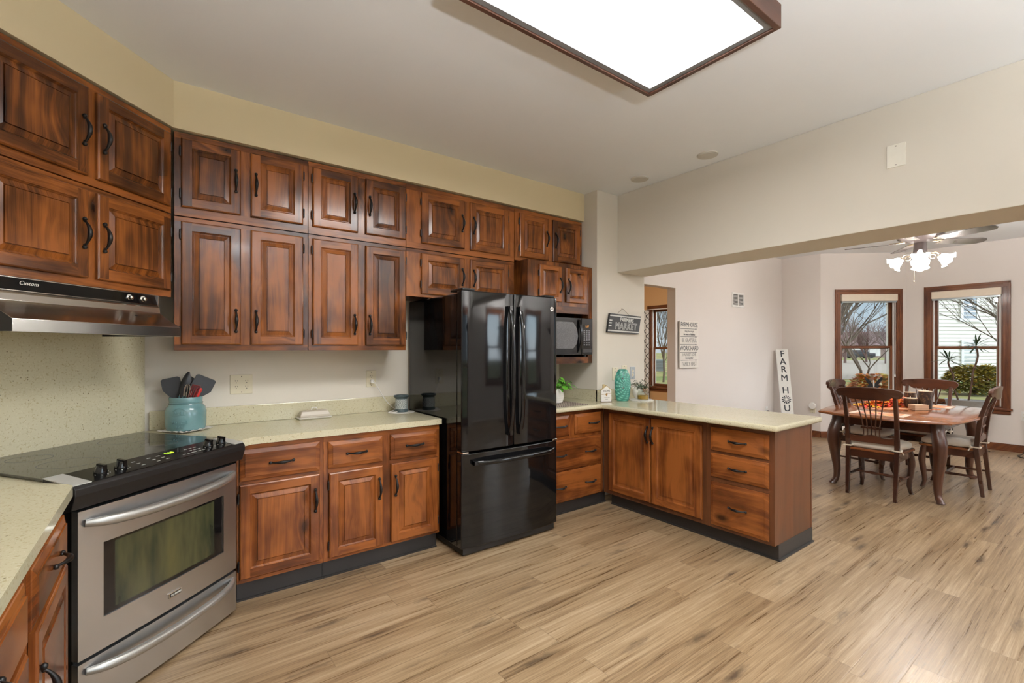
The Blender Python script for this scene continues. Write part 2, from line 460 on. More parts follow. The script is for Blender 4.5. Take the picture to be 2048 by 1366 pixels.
# ---------------------------------------------------------------- room shell
H = 2.92
A = R(47.5); U = Vector((math.cos(A), math.sin(A))); N = Vector((math.sin(A), -math.cos(A))); DO = Vector((-.085, 3.61))
def dg(s, d): q = DO + U * s + N * d; return (q.x, q.y)
LW = -.909                                   # left wall
plan = [(LW, -2.5), (8.38, -2.5), (8.38, -.4), (9.34, .44), (9.34, 2.19), (8.38, 3.03), (8.38, 7.2), (4.02, 7.2), (4.02, 3.61), (-.085, 3.61), (LW, dg(-1.22, 0)[1])]
bm = B(); prism(bm, plan, -.12, 0); struct('floor', bm, FLOOR)
bm = B(); prism(bm, plan, H, H + .12); struct('ceiling', bm, CEIL)

def wall(name, p0, p1, mat, ops=(), th=.12, z0=0, z1=H):
    """wall whose inner face runs p0->p1, thickness to the left of that direction"""
    p0, p1 = Vector(p0), Vector(p1); d = (p1 - p0); L = d.length; d /= L; n = Vector((-d.y, d.x))
    bm = B()
    def bx(s0, s1, a, b):
        if s1 - s0 < 1e-4 or b - a < 1e-4: return
        q = [p0 + d * s0, p0 + d * s1, p0 + d * s1 + n * th, p0 + d * s0 + n * th]
        prism(bm, [(v.x, v.y) for v in q], a, b)
    s = 0
    for (a, b, c, e) in sorted(ops):
        bx(s, a, z0, z1); bx(a, b, z0, c); bx(a, b, e, z1); s = b
    bx(s, L, z0, z1)
    return struct(name, bm, mat)
wall('wall_back', (-.085, 3.61), (3.31, 3.61), BACKW)
wall('wall_diagonal', dg(-1.22, 0), (-.085, 3.61), WALL)
wall('wall_left', (LW, -2.5), dg(-1.22, 0), WALL, ops=[(1.5, 2.9, 1.05, 2.2)])
bm = B(); box(bm, 3.31, 4.02, 3.08, 3.73, 0, H); struct('wall_chase', bm, WALL, bev=.004)
wall('wall_dining', (4.02, 3.61), (8.38, 3.61), DIN, ops=[(.43, 1.33, 0, 2.2)])
wall('wall_alcove', (8.38, 3.61), (8.38, 3.03), DIN)
B0, B1_ = (8.38, 3.03), (9.34, 2.19)
wall('wall_bay_near', B0, B1_, DIN, ops=[(.29, 1.14, .60, 2.27)])
wall('wall_bay_end', B1_, (9.34, .44), DIN, ops=[(.30, 1.06, .585, 2.27)])
wall('wall_bay_far', (9.34, .44), (8.38, -.4), DIN, ops=[(.29, 1.14, .60, 2.27)])
wall('wall_family', (8.38, -.4), (8.38, -2.5), DIN)
wall('wall_rear', (8.38, -2.5), (LW, -2.5), DIN, ops=[(1.15, 1.85, .55, 2.2), (2.95, 3.55, .75, 2.15), (5.6, 6.9, .1, 2.1)])
wall('wall_living_end', (8.38, 7.2), (8.38, 3.73), TAN, ops=[(.95, 2.0, .60, 2.25)])
wall('wall_living_back', (4.02, 7.2), (8.38, 7.2), TAN)
wall('wall_living_left', (4.02, 3.73), (4.02, 7.2), TAN)
# soffit over the cabinets
sf = dg(-.172, .345); sl = dg(-1.109, .345)
bm = B(); prism(bm, [(LW, -2.5), (-.58, -2.5), (-.58, sl[1]), (sf[0], 3.25), (3.31, 3.25), (3.31, 3.61), (-.085, 3.61), dg(-1.22, 0)], 2.655, H)
struct('trim_1', bm, SOFFIT)
bm = B(); box(bm, 3.60, 4.035, -2.5, 3.08, 2.16, H); struct('ceiling_beam', bm, WALL, bev=.004)
def skirt(name, p0, p1):
    p0, p1 = Vector(p0), Vector(p1); d = (p1 - p0).normalized(); n = Vector((d.y, -d.x)); bm = B()
    for (t, a, b) in ((.014, 0, .085), (.009, .085, .10), (.022, 0, .018)):
        q = [p0, p1, p1 + n * t, p0 + n * t]; prism(bm, [(v.x, v.y) for v in q], a, b)
    struct(name, bm, T_X)
skirt('baseboard_dining', (5.37, 3.61), (8.38, 3.61)); skirt('baseboard_alcove', (8.38, 3.61), (8.38, 3.03))
skirt('baseboard_bay_near', B0, B1_); skirt('baseboard_bay_end', B1_, (9.34, .44)); skirt('baseboard_bay_far', (9.34, .44), (8.38, -.4))

# ---------------------------------------------------------------- windows
def window(idx, p0, p1, s0, s1, z0, z1, label, sill=True):
    """cased double hung window; local x along the wall seen from inside, local y outward"""
    p0, p1 = Vector(p0), Vector(p1); d = (p1 - p0).normalized()
    o = p0 + d * s0; w = s1 - s0
    root = bpy.data.objects.new('window_%d' % idx, None); COL.objects.link(root)
    root.location = (o.x, o.y, 0); root.rotation_euler = (0, 0, math.atan2(d.y, d.x)); root['kind'] = 'structure'; root['label'] = label
    cw = .075
    bm = B()
    for (x0, x1) in ((-cw, 0), (w, w + cw)):
        box(bm, x0, x1, -.016, 0, z0, z1, 1)
        xo = x0 if x0 < 0 else x1 - .022
        box(bm, xo, xo + .022, -.024, -.016, z0, z1 + cw, 1)
        box(bm, x0 + .03, x0 + .042, -.021, -.016, z0, z1, 1)
    box(bm, -cw, w + cw, -.016, 0, z1, z1 + cw); box(bm, -cw, w + cw, -.024, -.016, z1 + cw - .022, z1 + cw)
    box(bm, 0, w, -.021, -.016, z1 + .03, z1 + .042)
    O('casing', bm, [T_X, T_Z], root, bev=.003)
    bm = B(); box(bm, -cw - .02, w + cw + .02, -.045, 0, z0 - .028, z0); box(bm, -cw, w + cw, -.016, 0, z0 - .085, z0 - .028)
    O('sill', bm, [T_X], root, bev=.004)
    bm = B()                                  # jamb lining
    for (x0, x1) in ((0, .018), (w - .018, w)): box(bm, x0, x1, 0, .12, z0, z1, 1)
    box(bm, .018, w - .018, 0, .12, z1 - .018, z1); box(bm, .018, w - .018, 0, .12, z0, z0 + .02)
    O('jamb', bm, [T_X, T_Z], root)
    bm = B()
    for x0 in (.018, w - .036): box(bm, x0, x0 + .018, .028, .04, z0 + .02, z1 - .018)
    O('track', bm, WHITEP, root)
    zm = (z0 + z1) / 2
    for nm, a, b, y in (('lower_sash', z0 + .02, zm + .02, .045), ('upper_sash', zm - .02, z1 - .018, .075)):
        bm = B(); fw = .042
        for x0 in (.02, w - .02 - fw): box(bm, x0, x0 + fw, y, y + .028, a, b, 1)
        box(bm, .02 + fw, w - .02 - fw, y, y + .028, b - .036, b); box(bm, .02 + fw, w - .02 - fw, y, y + .028, a, a + (.055 if nm[0] == 'l' else .036))
        s = O(nm, bm, [T_X, T_Z], root, bev=.003)
        bm = B(); box(bm, .02 + fw, w - .02 - fw, y + .012, y + .016, a + .03, b - .03); O('pane', bm, PANE, s)
        bm = B(); zb = a + (.055 if nm[0] == 'l' else .036)
        for x0 in (.02 + fw, w - .032 - fw): box(bm, x0, x0 + .012, y + .018, y + .028, zb, b - .036)
        O('glazing_bead', bm, WHITEP, s)
    return root, w
win1, w1 = window(1, B0, B1_, .29, 1.14, .60, 2.27, 'wood-cased double-hung bay window left of the wider one')
win2, w2 = window(2, B1_, (9.34, .44), .30, 1.06, .585, 2.27, 'wood-cased double-hung bay window at the right')
window(3, (8.38, 7.2), (8.38, 3.73), .95, 2.0, .60, 2.25, 'wood-cased window seen through the narrow doorway')
window(4, (9.34, .44), (8.38, -.4), .29, 1.14, .60, 2.27, 'bay window beyond the right edge')
window(5, (8.38, -2.5), (LW, -2.5), 1.15, 1.85, .55, 2.2, 'rear window of the dining side')
window(6, (8.38, -2.5), (LW, -2.5), 2.95, 3.55, .75, 2.15, 'rear window of the family room')
window(7, (8.38, -2.5), (LW, -2.5), 5.6, 6.9, .1, 2.1, 'added large rear window behind the camera, unseen')  # unseen opening added to let in more daylight
window(8, (LW, -2.5), dg(-1.22, 0), 1.5, 2.9, 1.05, 2.2, 'window over the left counter')

def blind(p0, p1, s0, w, z1, label, cordx, cordlen):
    p0, p1 = Vector(p0), Vector(p1); d = (p1 - p0).normalized(); o = p0 + d * s0
    root = thing('roller_blind', label, 'blind', (o.x, o.y, z1 - .13), math.atan2(d.y, d.x), 'blinds on the bay windows')
    bm = B(); box(bm, .012, w - .012, -.045, .02, .02, .125); O('headrail', bm, SHADEC, root, bev=.004)
    bm = B()
    for k in range(4): box(bm, .018, w - .018, -.035, .012, .018 - .006 * k - .004, .018 - .006 * k)
    O('folded_shade', bm, GALV, root)
    bm = B(); tube(bm, [(cordx, -.03, .02), (cordx + .002, -.03, -cordlen / 2), (cordx, -.03, -cordlen)], .0025, 5); tube(bm, [(cordx + .012, -.03, .02), (cordx + .010, -.03, -cordlen)], .0025, 5)
    lathe(bm, [(.004, -cordlen - .05), (.011, -cordlen - .045), (.009, -cordlen - .01), (.004, -cordlen)], 8, (cordx + .005, -.03, 0)); O('cord', bm, WHITEP, root)
blind(B0, B1_, .29, w1, 2.27, 'cream raised blind across the top of the left bay window', w1 - .05, 1.12)
blind(B1_, (9.34, .44), .30, w2, 2.27, 'cream raised blind across the top of the right bay window', w2 - .035, 1.20)

# ---------------------------------------------------------------- cabinet hardware
def pull_mesh():
    bm = B(); L = .112; pts = []; rr = []
    for i in range(13):
        t = i / 12; a = t - .5
        pts.append((0, -.008 - .026 * math.sin(PI * t) ** .8, a * L)); rr.append(.0046 + .0055 * math.sin(PI * t) ** 2)
    tube(bm, pts, rr, 8)
    for s in (-1, 1):
        ball(bm, (0, -.007, s * .064), .0095, 10); ball(bm, (0, -.007, s * .054), .0062, 8)
        tube(bm, [(0, 0, s * .064), (0, -.008, s * .064)], .007, 8)
    return mesh('pull_handle', bm, HARD, 50)
PULL = pull_mesh()
def hinge_mesh():
    bm = B(); tube(bm, [(0, -.012, -.022), (0, -.012, .022)], .0055, 8); box(bm, -.002, .012, -.012, 0, -.024, .024)
    for s in (-1, 1): ball(bm, (0, -.012, s * .026), .0048, 8)
    return mesh('hinge', bm, HARD, 50)
HINGE = hinge_mesh()
def handle(parent, x, z, y, vert=True, sc=1.0):
    o = O('handle', PULL, None, parent, (x, y, z), (0, 0 if vert else R(90), 0)); o.scale = (sc,) * 3; return o

RAISED = [(0, 0), (0, -.014), (.002, -.017), (.007, -.020), ('F', .052, -.020), (.055, -.0155), (.058, -.0135), (.061, -.0095), (.063, -.0095), (.086, -.0165), (.0875, -.0125), (.0895, -.0125), (.0905, -.0195)]
SMALL = [(0, 0), (0, -.014), (.002, -.017), (.006, -.020), ('F', .042, -.020), (.045, -.0155), (.048, -.011), (.050, -.0095), (.066, -.0155), (.0665, -.018)]
FLATP = [(0, 0), (0, -.013), (.003, -.017), (.008, -.020), ('F', .056, -.020), (.060, -.021), (.064, -.017), (.069, -.0125), (.078, -.012), (.082, -.012), (.098, -.0165)]
SLAB = [(0, 0), (0, -.009), (.003, -.0115), (.025, -.0175), (.0255, -.0215)]
def front(name, parent, x0, x1, z0, z1, prof, mats, y=0.0, horiz=False):
    bm = B(); prev = None
    def rc(o, yy): return [(x0 + o, y + yy, z0 + o), (x1 - o, y + yy, z0 + o), (x1 - o, y + yy, z1 - o), (x0 + o, y + yy, z1 - o)]
    inner = False
    for p in prof:
        flat = p[0] == 'F'
        o, yy = (p[1], p[2]) if flat else p
        cur = rc(o, yy)
        if prev is not None:
            po, py, pr = prev
            if flat:
                face(bm, [(x0 + po, y + yy, z0 + po), (x0 + o, y + yy, z0 + po), (x0 + o, y + yy, z1 - po), (x0 + po, y + yy, z1 - po)], 1 if horiz else 0)
                face(bm, [(x1 - o, y + yy, z0 + po), (x1 - po, y + yy, z0 + po), (x1 - po, y + yy, z1 - po), (x1 - o, y + yy, z1 - po)], 1 if horiz else 0)
                face(bm, [(x0 + o, y + yy, z0 + po), (x1 - o, y + yy, z0 + po), (x1 - o, y + yy, z0 + o), (x0 + o, y + yy, z0 + o)], 1)
                face(bm, [(x0 + o, y + yy, z1 - o), (x1 - o, y + yy, z1 - o), (x1 - o, y + yy, z1 - po), (x0 + o, y + yy, z1 - po)], 1)
                inner = True
            else:
                for i in range(4):
                    mi = 1 if (horiz or (not inner and i in (0, 2))) else 0
                    face(bm, [pr[i], pr[(i + 1) % 4], cur[(i + 1) % 4], cur[i]], mi)
        prev = (o, yy, cur)
    face(bm, prev[2], 1 if horiz else 0)
    return O(name, bm, mats, parent)
def door(parent, x0, x1, z0, z1, hs, hz, hx=None, prof=RAISED, mats=(W_V, W_H), hinges=True, hdl=True, sc=1.0):
    """hs: side that carries the handle ('l' / 'r')"""
    d = front('door', parent, x0, x1, z0, z1, prof, mats)
    if hdl:
        off = .027 if prof is RAISED else .023
        handle(d, (x1 - off if hs == 'r' else x0 + off) if hx is None else hx, hz, -.020, True, sc)
    if hinges:
        for z in (z0 + .075, z1 - .075):
            h = O('hinge', HINGE, None, d, (x0 - .004 if hs == 'r' else x1 + .004, -.0, z))
            if hs == 'l': h.scale = (-1, 1, 1)
    return d
def drawer(parent, x0, x1, z0, z1, hs=(.5,), mats=(B_V, B_H), sc=.95):
    d = front('drawer', parent, x0, x1, z0, z1, SLAB, mats, horiz=True)
    for q in hs: handle(d, x0 + (x1 - x0) * q, (z0 + z1) / 2, -.0205, False, sc)
    return d
def carcass(parent, x0, x1, z0, z1, dep, opens, mats, y0=0.0, name='cabinet_box'):
    """face frame of stiles and rails around a box"""
    bm = B(); box(bm, x0, x1, y0 + .002, y0 + dep, z0, z1, 0)
    xs = sorted(set([x0, x1] + [v for o in opens for v in o[:2]]))
    lo = min(o[2] for o in opens); hi = max(o[3] for o in opens)
    # rails
    box(bm, x0, x1, y0 - .0005, y0 + .002, z0, lo, 1); box(bm, x0, x1, y0 - .0005, y0 + .002, hi, z1, 1)
    cur = x0
    for a in sorted(set((o[0], o[1]) for o in opens)):
        if a[0] > cur: box(bm, cur, a[0], y0 - .0005, y0 + .002, lo, hi, 0)
        cur = max(cur, a[1])
        zz = sorted((o[2], o[3]) for o in opens if o[0] == a[0])
        for q, r_ in zip(zz, zz[1:]): box(bm, a[0], a[1], y0 - .0005, y0 + .002, q[1], r_[0], 1)
    if cur < x1: box(bm, cur, x1, y0 - .0005, y0 + .002, lo, hi, 0)
    return O(name, bm, mats, parent)

UF = 3.275                                   # face frame plane of the upper cabinets
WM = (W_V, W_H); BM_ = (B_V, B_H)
def upper(label, x0, x1, z0, z1, doors, hz, loc=(0, UF, 0), rz=0, dep=.333, prof=RAISED, hinges=True):
    g = 'wall cabinets'
    root = thing('wall_cabinet', label, 'cabinet', loc, rz, g)
    xm = 0
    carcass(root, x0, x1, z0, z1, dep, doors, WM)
    for i, d in enumerate(doors):
        door(root, d[0], d[1], d[2], d[3], 'r' if i % 2 == 0 else 'l', hz, prof=prof)
    return root
ins = .012
def sh(d): return [(a + ins * 0, b, c, e) for a, b, c, e in d]
upper('upper-row pine wall cabinet directly right of the corner, two square doors', .057, .770, 2.170, 2.645, [(.088, .385, 2.220, 2.612), (.438, .739, 2.220, 2.612)], 2.418)
upper('tall lower-row pine wall cabinet directly right of the corner, above the blue jar', .057, .770, 1.40, 2.164, [(.088, .385, 1.434, 2.138), (.438, .739, 1.434, 2.138)], 1.578)
upper('upper-row pine wall cabinet with glare on its doors, above the butter dish', .774, 1.458, 2.170, 2.645, [(.798, 1.098, 2.220, 2.610), (1.151, 1.452, 2.220, 2.610)], 2.418)
upper('tall lower-row pine wall cabinet beside the refrigerator, above the wax warmer', .774, 1.458, 1.40, 2.164, [(.798, 1.098, 1.434, 2.138), (1.151, 1.452, 1.434, 2.138)], 1.578)
upper('upper-row pine wall cabinet high over the refrigerator', 1.462, 2.470, 2.170, 2.645, [(1.581, 1.960, 2.215, 2.604), (2.014, 2.399, 2.215, 2.604)], 2.415)
upper('short lower-row pine wall cabinet just above the refrigerator top', 1.462, 2.470, 1.805, 2.164, [(1.581, 1.960, 1.826, 2.138), (2.014, 2.399, 1.826, 2.138)], 1.985)
upper('rightmost upper-row pine wall cabinet, above the microwave cabinet', 2.475, 3.30, 2.190, 2.645, [(2.523, 2.858, 2.222, 2.608), (2.914, 3.265, 2.222, 2.608)], 2.418)
dl = dg(0, .333)
upper('upper-row pine wall cabinet on the diagonal corner, high over the range hood', -1.10, -.176, 2.170, 2.645, [(-1.073, -.653, 2.206, 2.612), (-.611, -.192, 2.206, 2.612)], 2.405, (dl[0], dl[1], 0), A, .33)
upper('lower-row pine wall cabinet on the diagonal corner, directly above the range hood', -1.10, -.176, 1.700, 2.164, [(-1.073, -.653, 1.736, 2.140), (-.611, -.192, 1.736, 2.140)], 1.936, (dl[0], dl[1], 0), A, .33)

# microwave cabinet: deeper, open niche
root = thing('microwave_cabinet', 'deeper pine wall cabinet with an open niche holding the microwave', 'cabinet', (0, 3.14, 0), 0, 'wall cabinets')
bm = B(); x0, x1 = 2.514, 3.304
box(bm, x0, x1, 0, .465, 1.735, 2.185); box(bm, x0, x0 + .055, 0, .465, 1.275, 1.735); box(bm, x1 - .055, x1, 0, .465, 1.275, 1.735)
box(bm, x0 + .055, x1 - .055, .445, .465, 1.335, 1.735); box(bm, x0 + .055, x1 - .055, 0, .445, 1.275, 1.335, 1)
box(bm, x0 + .055, x1 - .055, -.0008, .002, 1.735, 1.80, 1)
O('cabinet_box', bm, WM, root)
door(root, 2.636, 2.897, 1.832, 2.150, 'r', 1.98, prof=SMALL); door(root, 2.953, 3.225, 1.832, 2.150, 'l', 1.98, prof=SMALL, hinges=False)

# ---------------------------------------------------------------- base cabinets
def toe(root, x0, x1, y, dep, ends=()):
    bm = B(); box(bm, x0, x1, y, dep, 0, .105)
    box(bm, x0, x1, y - .012, y, 0, .010)
    O('toe_kick', bm, TOE, root)
BF = 2.985
root = thing('base_cabinet', 'pine base cabinet right beside the range, one wide drawer over one door', 'cabinet', (0, BF, 0), 0, 'base cabinets')
carcass(root, .332, .789, .105, .874, .62, [(.345, .769, .129, .654), (.345, .769, .672, .850)], BM_)
drawer(root, .345, .769, .672, .850); door(root, .343, .767, .129, .654, 'r', .50, mats=BM_); toe(root, .335, .789, .025, .60)
root = thing('base_cabinet', 'pine base cabinet beside the refrigerator, two drawers over two narrow doors', 'cabinet', (0, BF, 0), 0, 'base cabinets')
carcass(root, .791, 1.582, .105, .874, .62, [(.818, 1.162, .124, .646), (.818, 1.162, .672, .840), (1.215, 1.560, .124, .646), (1.215, 1.560, .672, .840)], BM_)
drawer(root, .818, 1.162, .672, .840); drawer(root, 1.215, 1.559, .672, .840)
door(root, .823, 1.163, .124, .646, 'r', .50, mats=BM_); door(root, 1.221, 1.564, .124, .646, 'l', .50, mats=BM_); toe(root, .791, 1.57, .025, .60)
root = thing('base_cabinet', 'pine drawer base in the corner right of the refrigerator, wide drawers with two pulls', 'cabinet', (0, 2.935, 0), 0, 'base cabinets')
carcass(root, 2.49, 3.232, .105, .874, .67, [(2.515, 2.80, .662, .842), (2.515, 2.80, .115, .640), (2.865, 3.195, .662, .842)], BM_)
drawer(root, 2.515, 2.800, .667, .842, (.62,)); drawer(root, 2.865, 3.197, .667, .842, (.68,))
drawer(root, 2.515, 3.197, .380, .638, (.25, .78)); drawer(root, 2.515, 3.197, .113, .366, (.25, .78)); toe(root, 2.49, 3.285, .025, .60)
# peninsula (local x runs toward the camera)
root = thing('peninsula_cabinet', 'pine peninsula cabinet with two tall smooth-panelled doors', 'cabinet', (3.235, 2.93, 0), R(-90), 'base cabinets')
carcass(root, .004, 1.012, .105, .874, .585, [(.07, .521, .139, .840), (.528, .98, .139, .840)], (PANEL, PANEL))
door(root, .070, .5215, .139, .840, 'r', .700, prof=FLATP, mats=BM_, hinges=False); door(root, .5275, .980, .139, .840, 'l', .700, prof=FLATP, mats=BM_, hinges=False)
toe(root, .053, 1.012, .05, .585)
root = thing('peninsula_cabinet', 'pine peninsula end cabinet with a stack of three drawers', 'cabinet', (3.235, 2.93, 0), R(-90), 'base cabinets')
carcass(root, 1.013, 1.485, .105, .874, .585, [(1.047, 1.459, .128, .446), (1.047, 1.459, .478, .651), (1.047, 1.459, .672, .839)], (PANEL, PANEL))
bm = B(); box(bm, 1.485, 1.492, 0, .585, .105, .874); box(bm, 1.47, 1.494, .565, .585, .105, .874); O('end_panel', bm, PANEL, root)
drawer(root, 1.047, 1.459, .672, .839); drawer(root, 1.047, 1.459, .478, .651); drawer(root, 1.047, 1.459, .128, .446)
bm = B(); box(bm, 1.013, 1.496, .05, .585, 0, .105); box(bm, 1.013, 1.508, .038, .05, 0, .010); box(bm, 1.496, 1.508, .05, .585, 0, .010); O('toe_kick', bm, TOE, root)
# left run (local x runs away from the camera)
root = thing('base_cabinet', 'pine base cabinet at the left edge beside the range, drawer over a door ajar', 'cabinet', (-.285, 0, 0), R(90), 'base cabinets')
carcass(root, 1.70, 2.285, .105, .874, .60, [(1.755, 2.255, .13, .652), (1.755, 2.255, .672, .828)], BM_)
drawer(root, 1.745, 2.262, .664, .828, (.56,)); door(root, 1.770, 2.272, .130, .650, 'l', .475, mats=BM_, hinges=False); toe(root, 1.70, 2.285, .05, .60)
root = thing('base_cabinet', 'pine base cabinet nearest the camera at the bottom left corner', 'cabinet', (-.285, 0, 0), R(90), 'base cabinets')
carcass(root, .90, 1.698, .105, .874, .60, [(.95, 1.66, .13, .652), (.95, 1.66, .672, .828)], BM_)
drawer(root, .94, 1.66, .664, .828); door(root, .94, 1.66, .130, .650, 'l', .475, mats=BM_, hinges=False); toe(root, .90, 1.698, .05, .60)

# ---------------------------------------------------------------- worktops
RO = Vector((.318, 2.886)); RA = R(42.5); RU = Vector((math.cos(RA), math.sin(RA))); RN = Vector((-math.sin(RA), math.cos(RA)))
def rf(x, y): q = RO + RU * x + RN * y; return (q.x, q.y)
CZ = .914
def slab(pts, z0=.876, z1=CZ, bev=.012):
    bm = B(); prism(bm, pts, z0, z1); return bm
def roundc(p, q, r, rad=.03, n=4):
    p, q, r = Vector(p), Vector(q), Vector(r); a = (p - q).normalized(); b = (r - q).normalized(); o = []
    for i in range(n + 1):
        t = i / n; o.append(tuple((q + a * rad * (1 - t) ** 2 + b * rad * t ** 2)))
    return o
root = thing('worktop', 'cream speckled worktop wrapping the range, from the left edge to the refrigerator', 'worktop', (0, 0, 0), 0, 'speckled worktops')
gl0, gl1 = rf(-.802, -.005), rf(-.715, .735); gr0, gr1 = rf(.032, -.0), rf(.092, .735)
pts = [(-.257, .9)] + roundc((-.257, .9), (-.257, 2.335), gl0, .03) + [gl0, gl1, gr1, gr0] + roundc(gr0, (.40, 2.961), (1.6, 2.961), .01) + roundc((.4, 2.961), (1.597, 2.961), (1.597, 3.6), .012) + [(1.597, 3.588), dg(-.01, .022)[0:2], dg(-1.2, .022), (LW + .002, dg(-1.215, .02)[1]), (LW + .002, .9)]
O('slab', slab(pts), STONE, root, bev=.014, bseg=3)
bm = B(); box(bm, -.06, 1.597, 3.588, 3.608, CZ, 1.03); O('backsplash', bm, STONE, root, bev=.003)
bm = B(); q = [dg(-1.2, .002), dg(-.004, .002), dg(-.018, .022), dg(-1.2, .022)]; prism(bm, q, CZ, 1.69); O('range_splash_panel', bm, STONE, root, bev=.002)
root = thing('worktop', 'cream speckled worktop of the peninsula, with its splash behind the teal vase', 'worktop', (0, 0, 0), 0, 'speckled worktops')
pts = [(2.49, 2.875)] + roundc((2.49, 2.875), (3.135, 2.875), (3.135, 1.4), .03) + roundc((3.135, 2.8), (3.135, 1.380), (3.8, 1.38), .02) + roundc((3.2, 1.38), (3.865, 1.38), (3.865, 3), .03) + [(3.865, 3.078), (3.308, 3.078), (3.308, 3.608), (2.49, 3.608)]
O('slab', slab(pts), STONE, root, bev=.014, bseg=3)
bm = B(); box(bm, 2.49, 3.308, 3.588, 3.608, CZ, 1.02); box(bm, 3.288, 3.308, 3.058, 3.588, CZ, 1.02); box(bm, 3.288, 3.865, 3.058, 3.078, CZ, 1.02); O('backsplash', bm, STONE, root, bev=.003)

# ---------------------------------------------------------------- range
rg = thing('range', 'stainless slide-in electric range set diagonally in the corner', 'range', (RO.x, RO.y, 0), RA)
bm = B(); box(bm, -.765, -.005, .03, .64, .03, .80); box(bm, -.755, -.015, .06, .62, 0, .03); box(bm, -.765, -.005, .10, .64, .80, .875); O('body', bm, BLACK, rg)
def bowed(bm, x0, x1, z0, z1, y, bow, th, n=14, mi=0):
    rs = []
    for i in range(n + 1):
        x = x0 + (x1 - x0) * i / n; t = 2 * i / n - 1; yy = y - bow * (1 - t * t)
        rs.append([(x, yy, z0), (x, yy, z1), (x, y + th, z1), (x, y + th, z0)])
    rings(bm, rs, True, True, mi)
dr = None
bm = B()
# door skin with window cut: four bowed strips
wx0, wx1, wz0, wz1 = -.682, -.088, .363, .655
bowed(bm, -.770, 0, wz1, .800, 0, .012, .03); bowed(bm, -.770, 0, .240, wz0, 0, .012, .03)
def bowy(x): t = 2 * (x + .77) / .77 - 1; return -.012 * (1 - t * t)
for a, b in ((-.770, wx0), (wx1, 0)):
    rs = []
    for i in range(4):
        x = a + (b - a) * i / 3; rs.append([(x, bowy(x), wz0), (x, bowy(x), wz1), (x, .03, wz1), (x, .03, wz0)])
    rings(bm, rs)
od = O('oven_door', bm, STEEL, rg, smooth=40)
bm = B(); rs = []
for i in range(11):
    x = wx0 + (wx1 - wx0) * i / 10; rs.append([(x, bowy(x) + .006, wz0), (x, bowy(x) + .006, wz1), (x, .028, wz1), (x, .028, wz0)])
rings(bm, rs)
def oven_glass():
    m = M('oven_glass'); co = m.obj(); x, y, z = m.sep(co)
    sm = m.noise(m.vmul(co, (7, 7, 1.6)), 1.0, 4, .6)
    inx = m.math('MULTIPLY', m.mapr(x, -.640, -.632), m.mapr(x, -.150, -.142, 1, 0))
    inz = m.math('MULTIPLY', m.mapr(z, .376, .384), m.mapr(z, .640, .648, 1, 0))
    k = m.math('MULTIPLY', inx, inz)
    mottle = m.ramp(sm, [(.35, (.018, .022, .014)), (.55, (.058, .058, .026)), (.75, (.085, .075, .028))])  # streaky olive tone of the inner window
    col = m.mix(k, (.007, .006, .006), mottle)
    return m.pbr(col, m.mapr(k, 0, 1, .06, .16), 0, None, 0, .6)
O('oven_window', bm, oven_glass(), od)
def bar(bm, x0, x1, z, yin, yout, drop, r, n=22):
    pts = []; rr = []
    for i in range(n + 1):
        t = i / n; s = 2 * t - 1; e = abs(s) ** 6
        pts.append((x0 + (x1 - x0) * t, yin * e + yout * (1 - e) - .012 * (1 - s * s), z - drop * (1 - s * s))); rr.append(r * (1 - .35 * abs(s) ** 10))
    tube(bm, pts, rr, 12, flat=1.25)
bm = B(); bar(bm, -.748, -.020, .752, -.004, -.048, .018, .017); O('handle', bm, SILVER, od, smooth=50)
bm = B(); box(bm, -.412, -.348, -.018, -.010, .290, .314); bdg = O('badge', bm, CHROME, od, bev=.002)
bm = B(); box(bm, -.408, -.352, -.0188, -.0178, .2945, .3095); text(bm, 'KENMORE', .011, tm(-.377, -.0192, .302), 1, .0002); O('badge_lettering', bm, [BLACK, PRINT], bdg)
bm = B(); bowed(bm, -.770, 0, .020, .226, 0, .012, .03); dw = O('storage_drawer', bm, STEEL, rg, smooth=40)
bm = B(); bar(bm, -.745, -.022, .190, -.004, -.046, .022, .016); O('handle', bm, SILVER, dw, smooth=50)
# control panel
CAPS = plain('cap_silver', (186, 186, 182), .38, .15)
PX0, PX1 = -.802, .030
bm = B()
prof = [(-.018, .905), (-.030, .893), (-.030, .868), (-.014, .815), (.03, .802), (.12, .802), (.12, .926)]
rings(bm, [[(x, p[0], p[1]) for p in prof] for x in (PX0, PX1)]); cp = O('control_panel', bm, BLACK, rg, bev=.003)
def onp(x, t, h=0): return (x, -.018 + .138 * t, .905 + .021 * t + h)       # point on the sloping panel face
PA = math.atan2(.021, .138)
bm = B(); rings(bm, [[onp(x, .02, 0), onp(x, .98, 0), onp(x, .98, .0015), onp(x, .02, .0015)] for x in (-.735, -.040)]); O('glass_strip', bm, PANELBLK, cp)
for a, b in ((PX0, -.735), (-.030, PX1)):
    bm = B(); rings(bm, [[onp(x, -.01, 0), onp(x, 1.0, 0), onp(x, 1.0, .004), onp(x, -.01, .004)] for x in (a, b)]); O('end_cap', bm, CAPS, cp, bev=.0012)
bm = B()
def flat_text(s, x, t, sz, mi=0, bold=0.0):
    text(bm, s, sz, Matrix.Translation(onp(x, t, .0022)) @ Matrix.Rotation(PA, 4, 'X'), mi, bold)
rnd = random.Random(3)
for kx in (-.655, -.575, -.135, -.055):
    for k in range(7):
        a = R(200 + k * 40); flat_text(str((k * 2) % 9 + 1), kx + .030 * math.cos(a), .45 + .22 * math.sin(a), .008)
O('knob_markings', bm, PRINT, cp); bm = B()
for gx in (-.50, -.43, -.385, -.24, -.215, -.19):
    for t in (.25, .45, .65):
        p = onp(gx, t, .002); box(bm, p[0] - .008, p[0] + .008, p[1] - .003, p[1] + .003, p[2], p[2] + .0004)
O('number_keys', bm, PRINT, cp); bm = B()
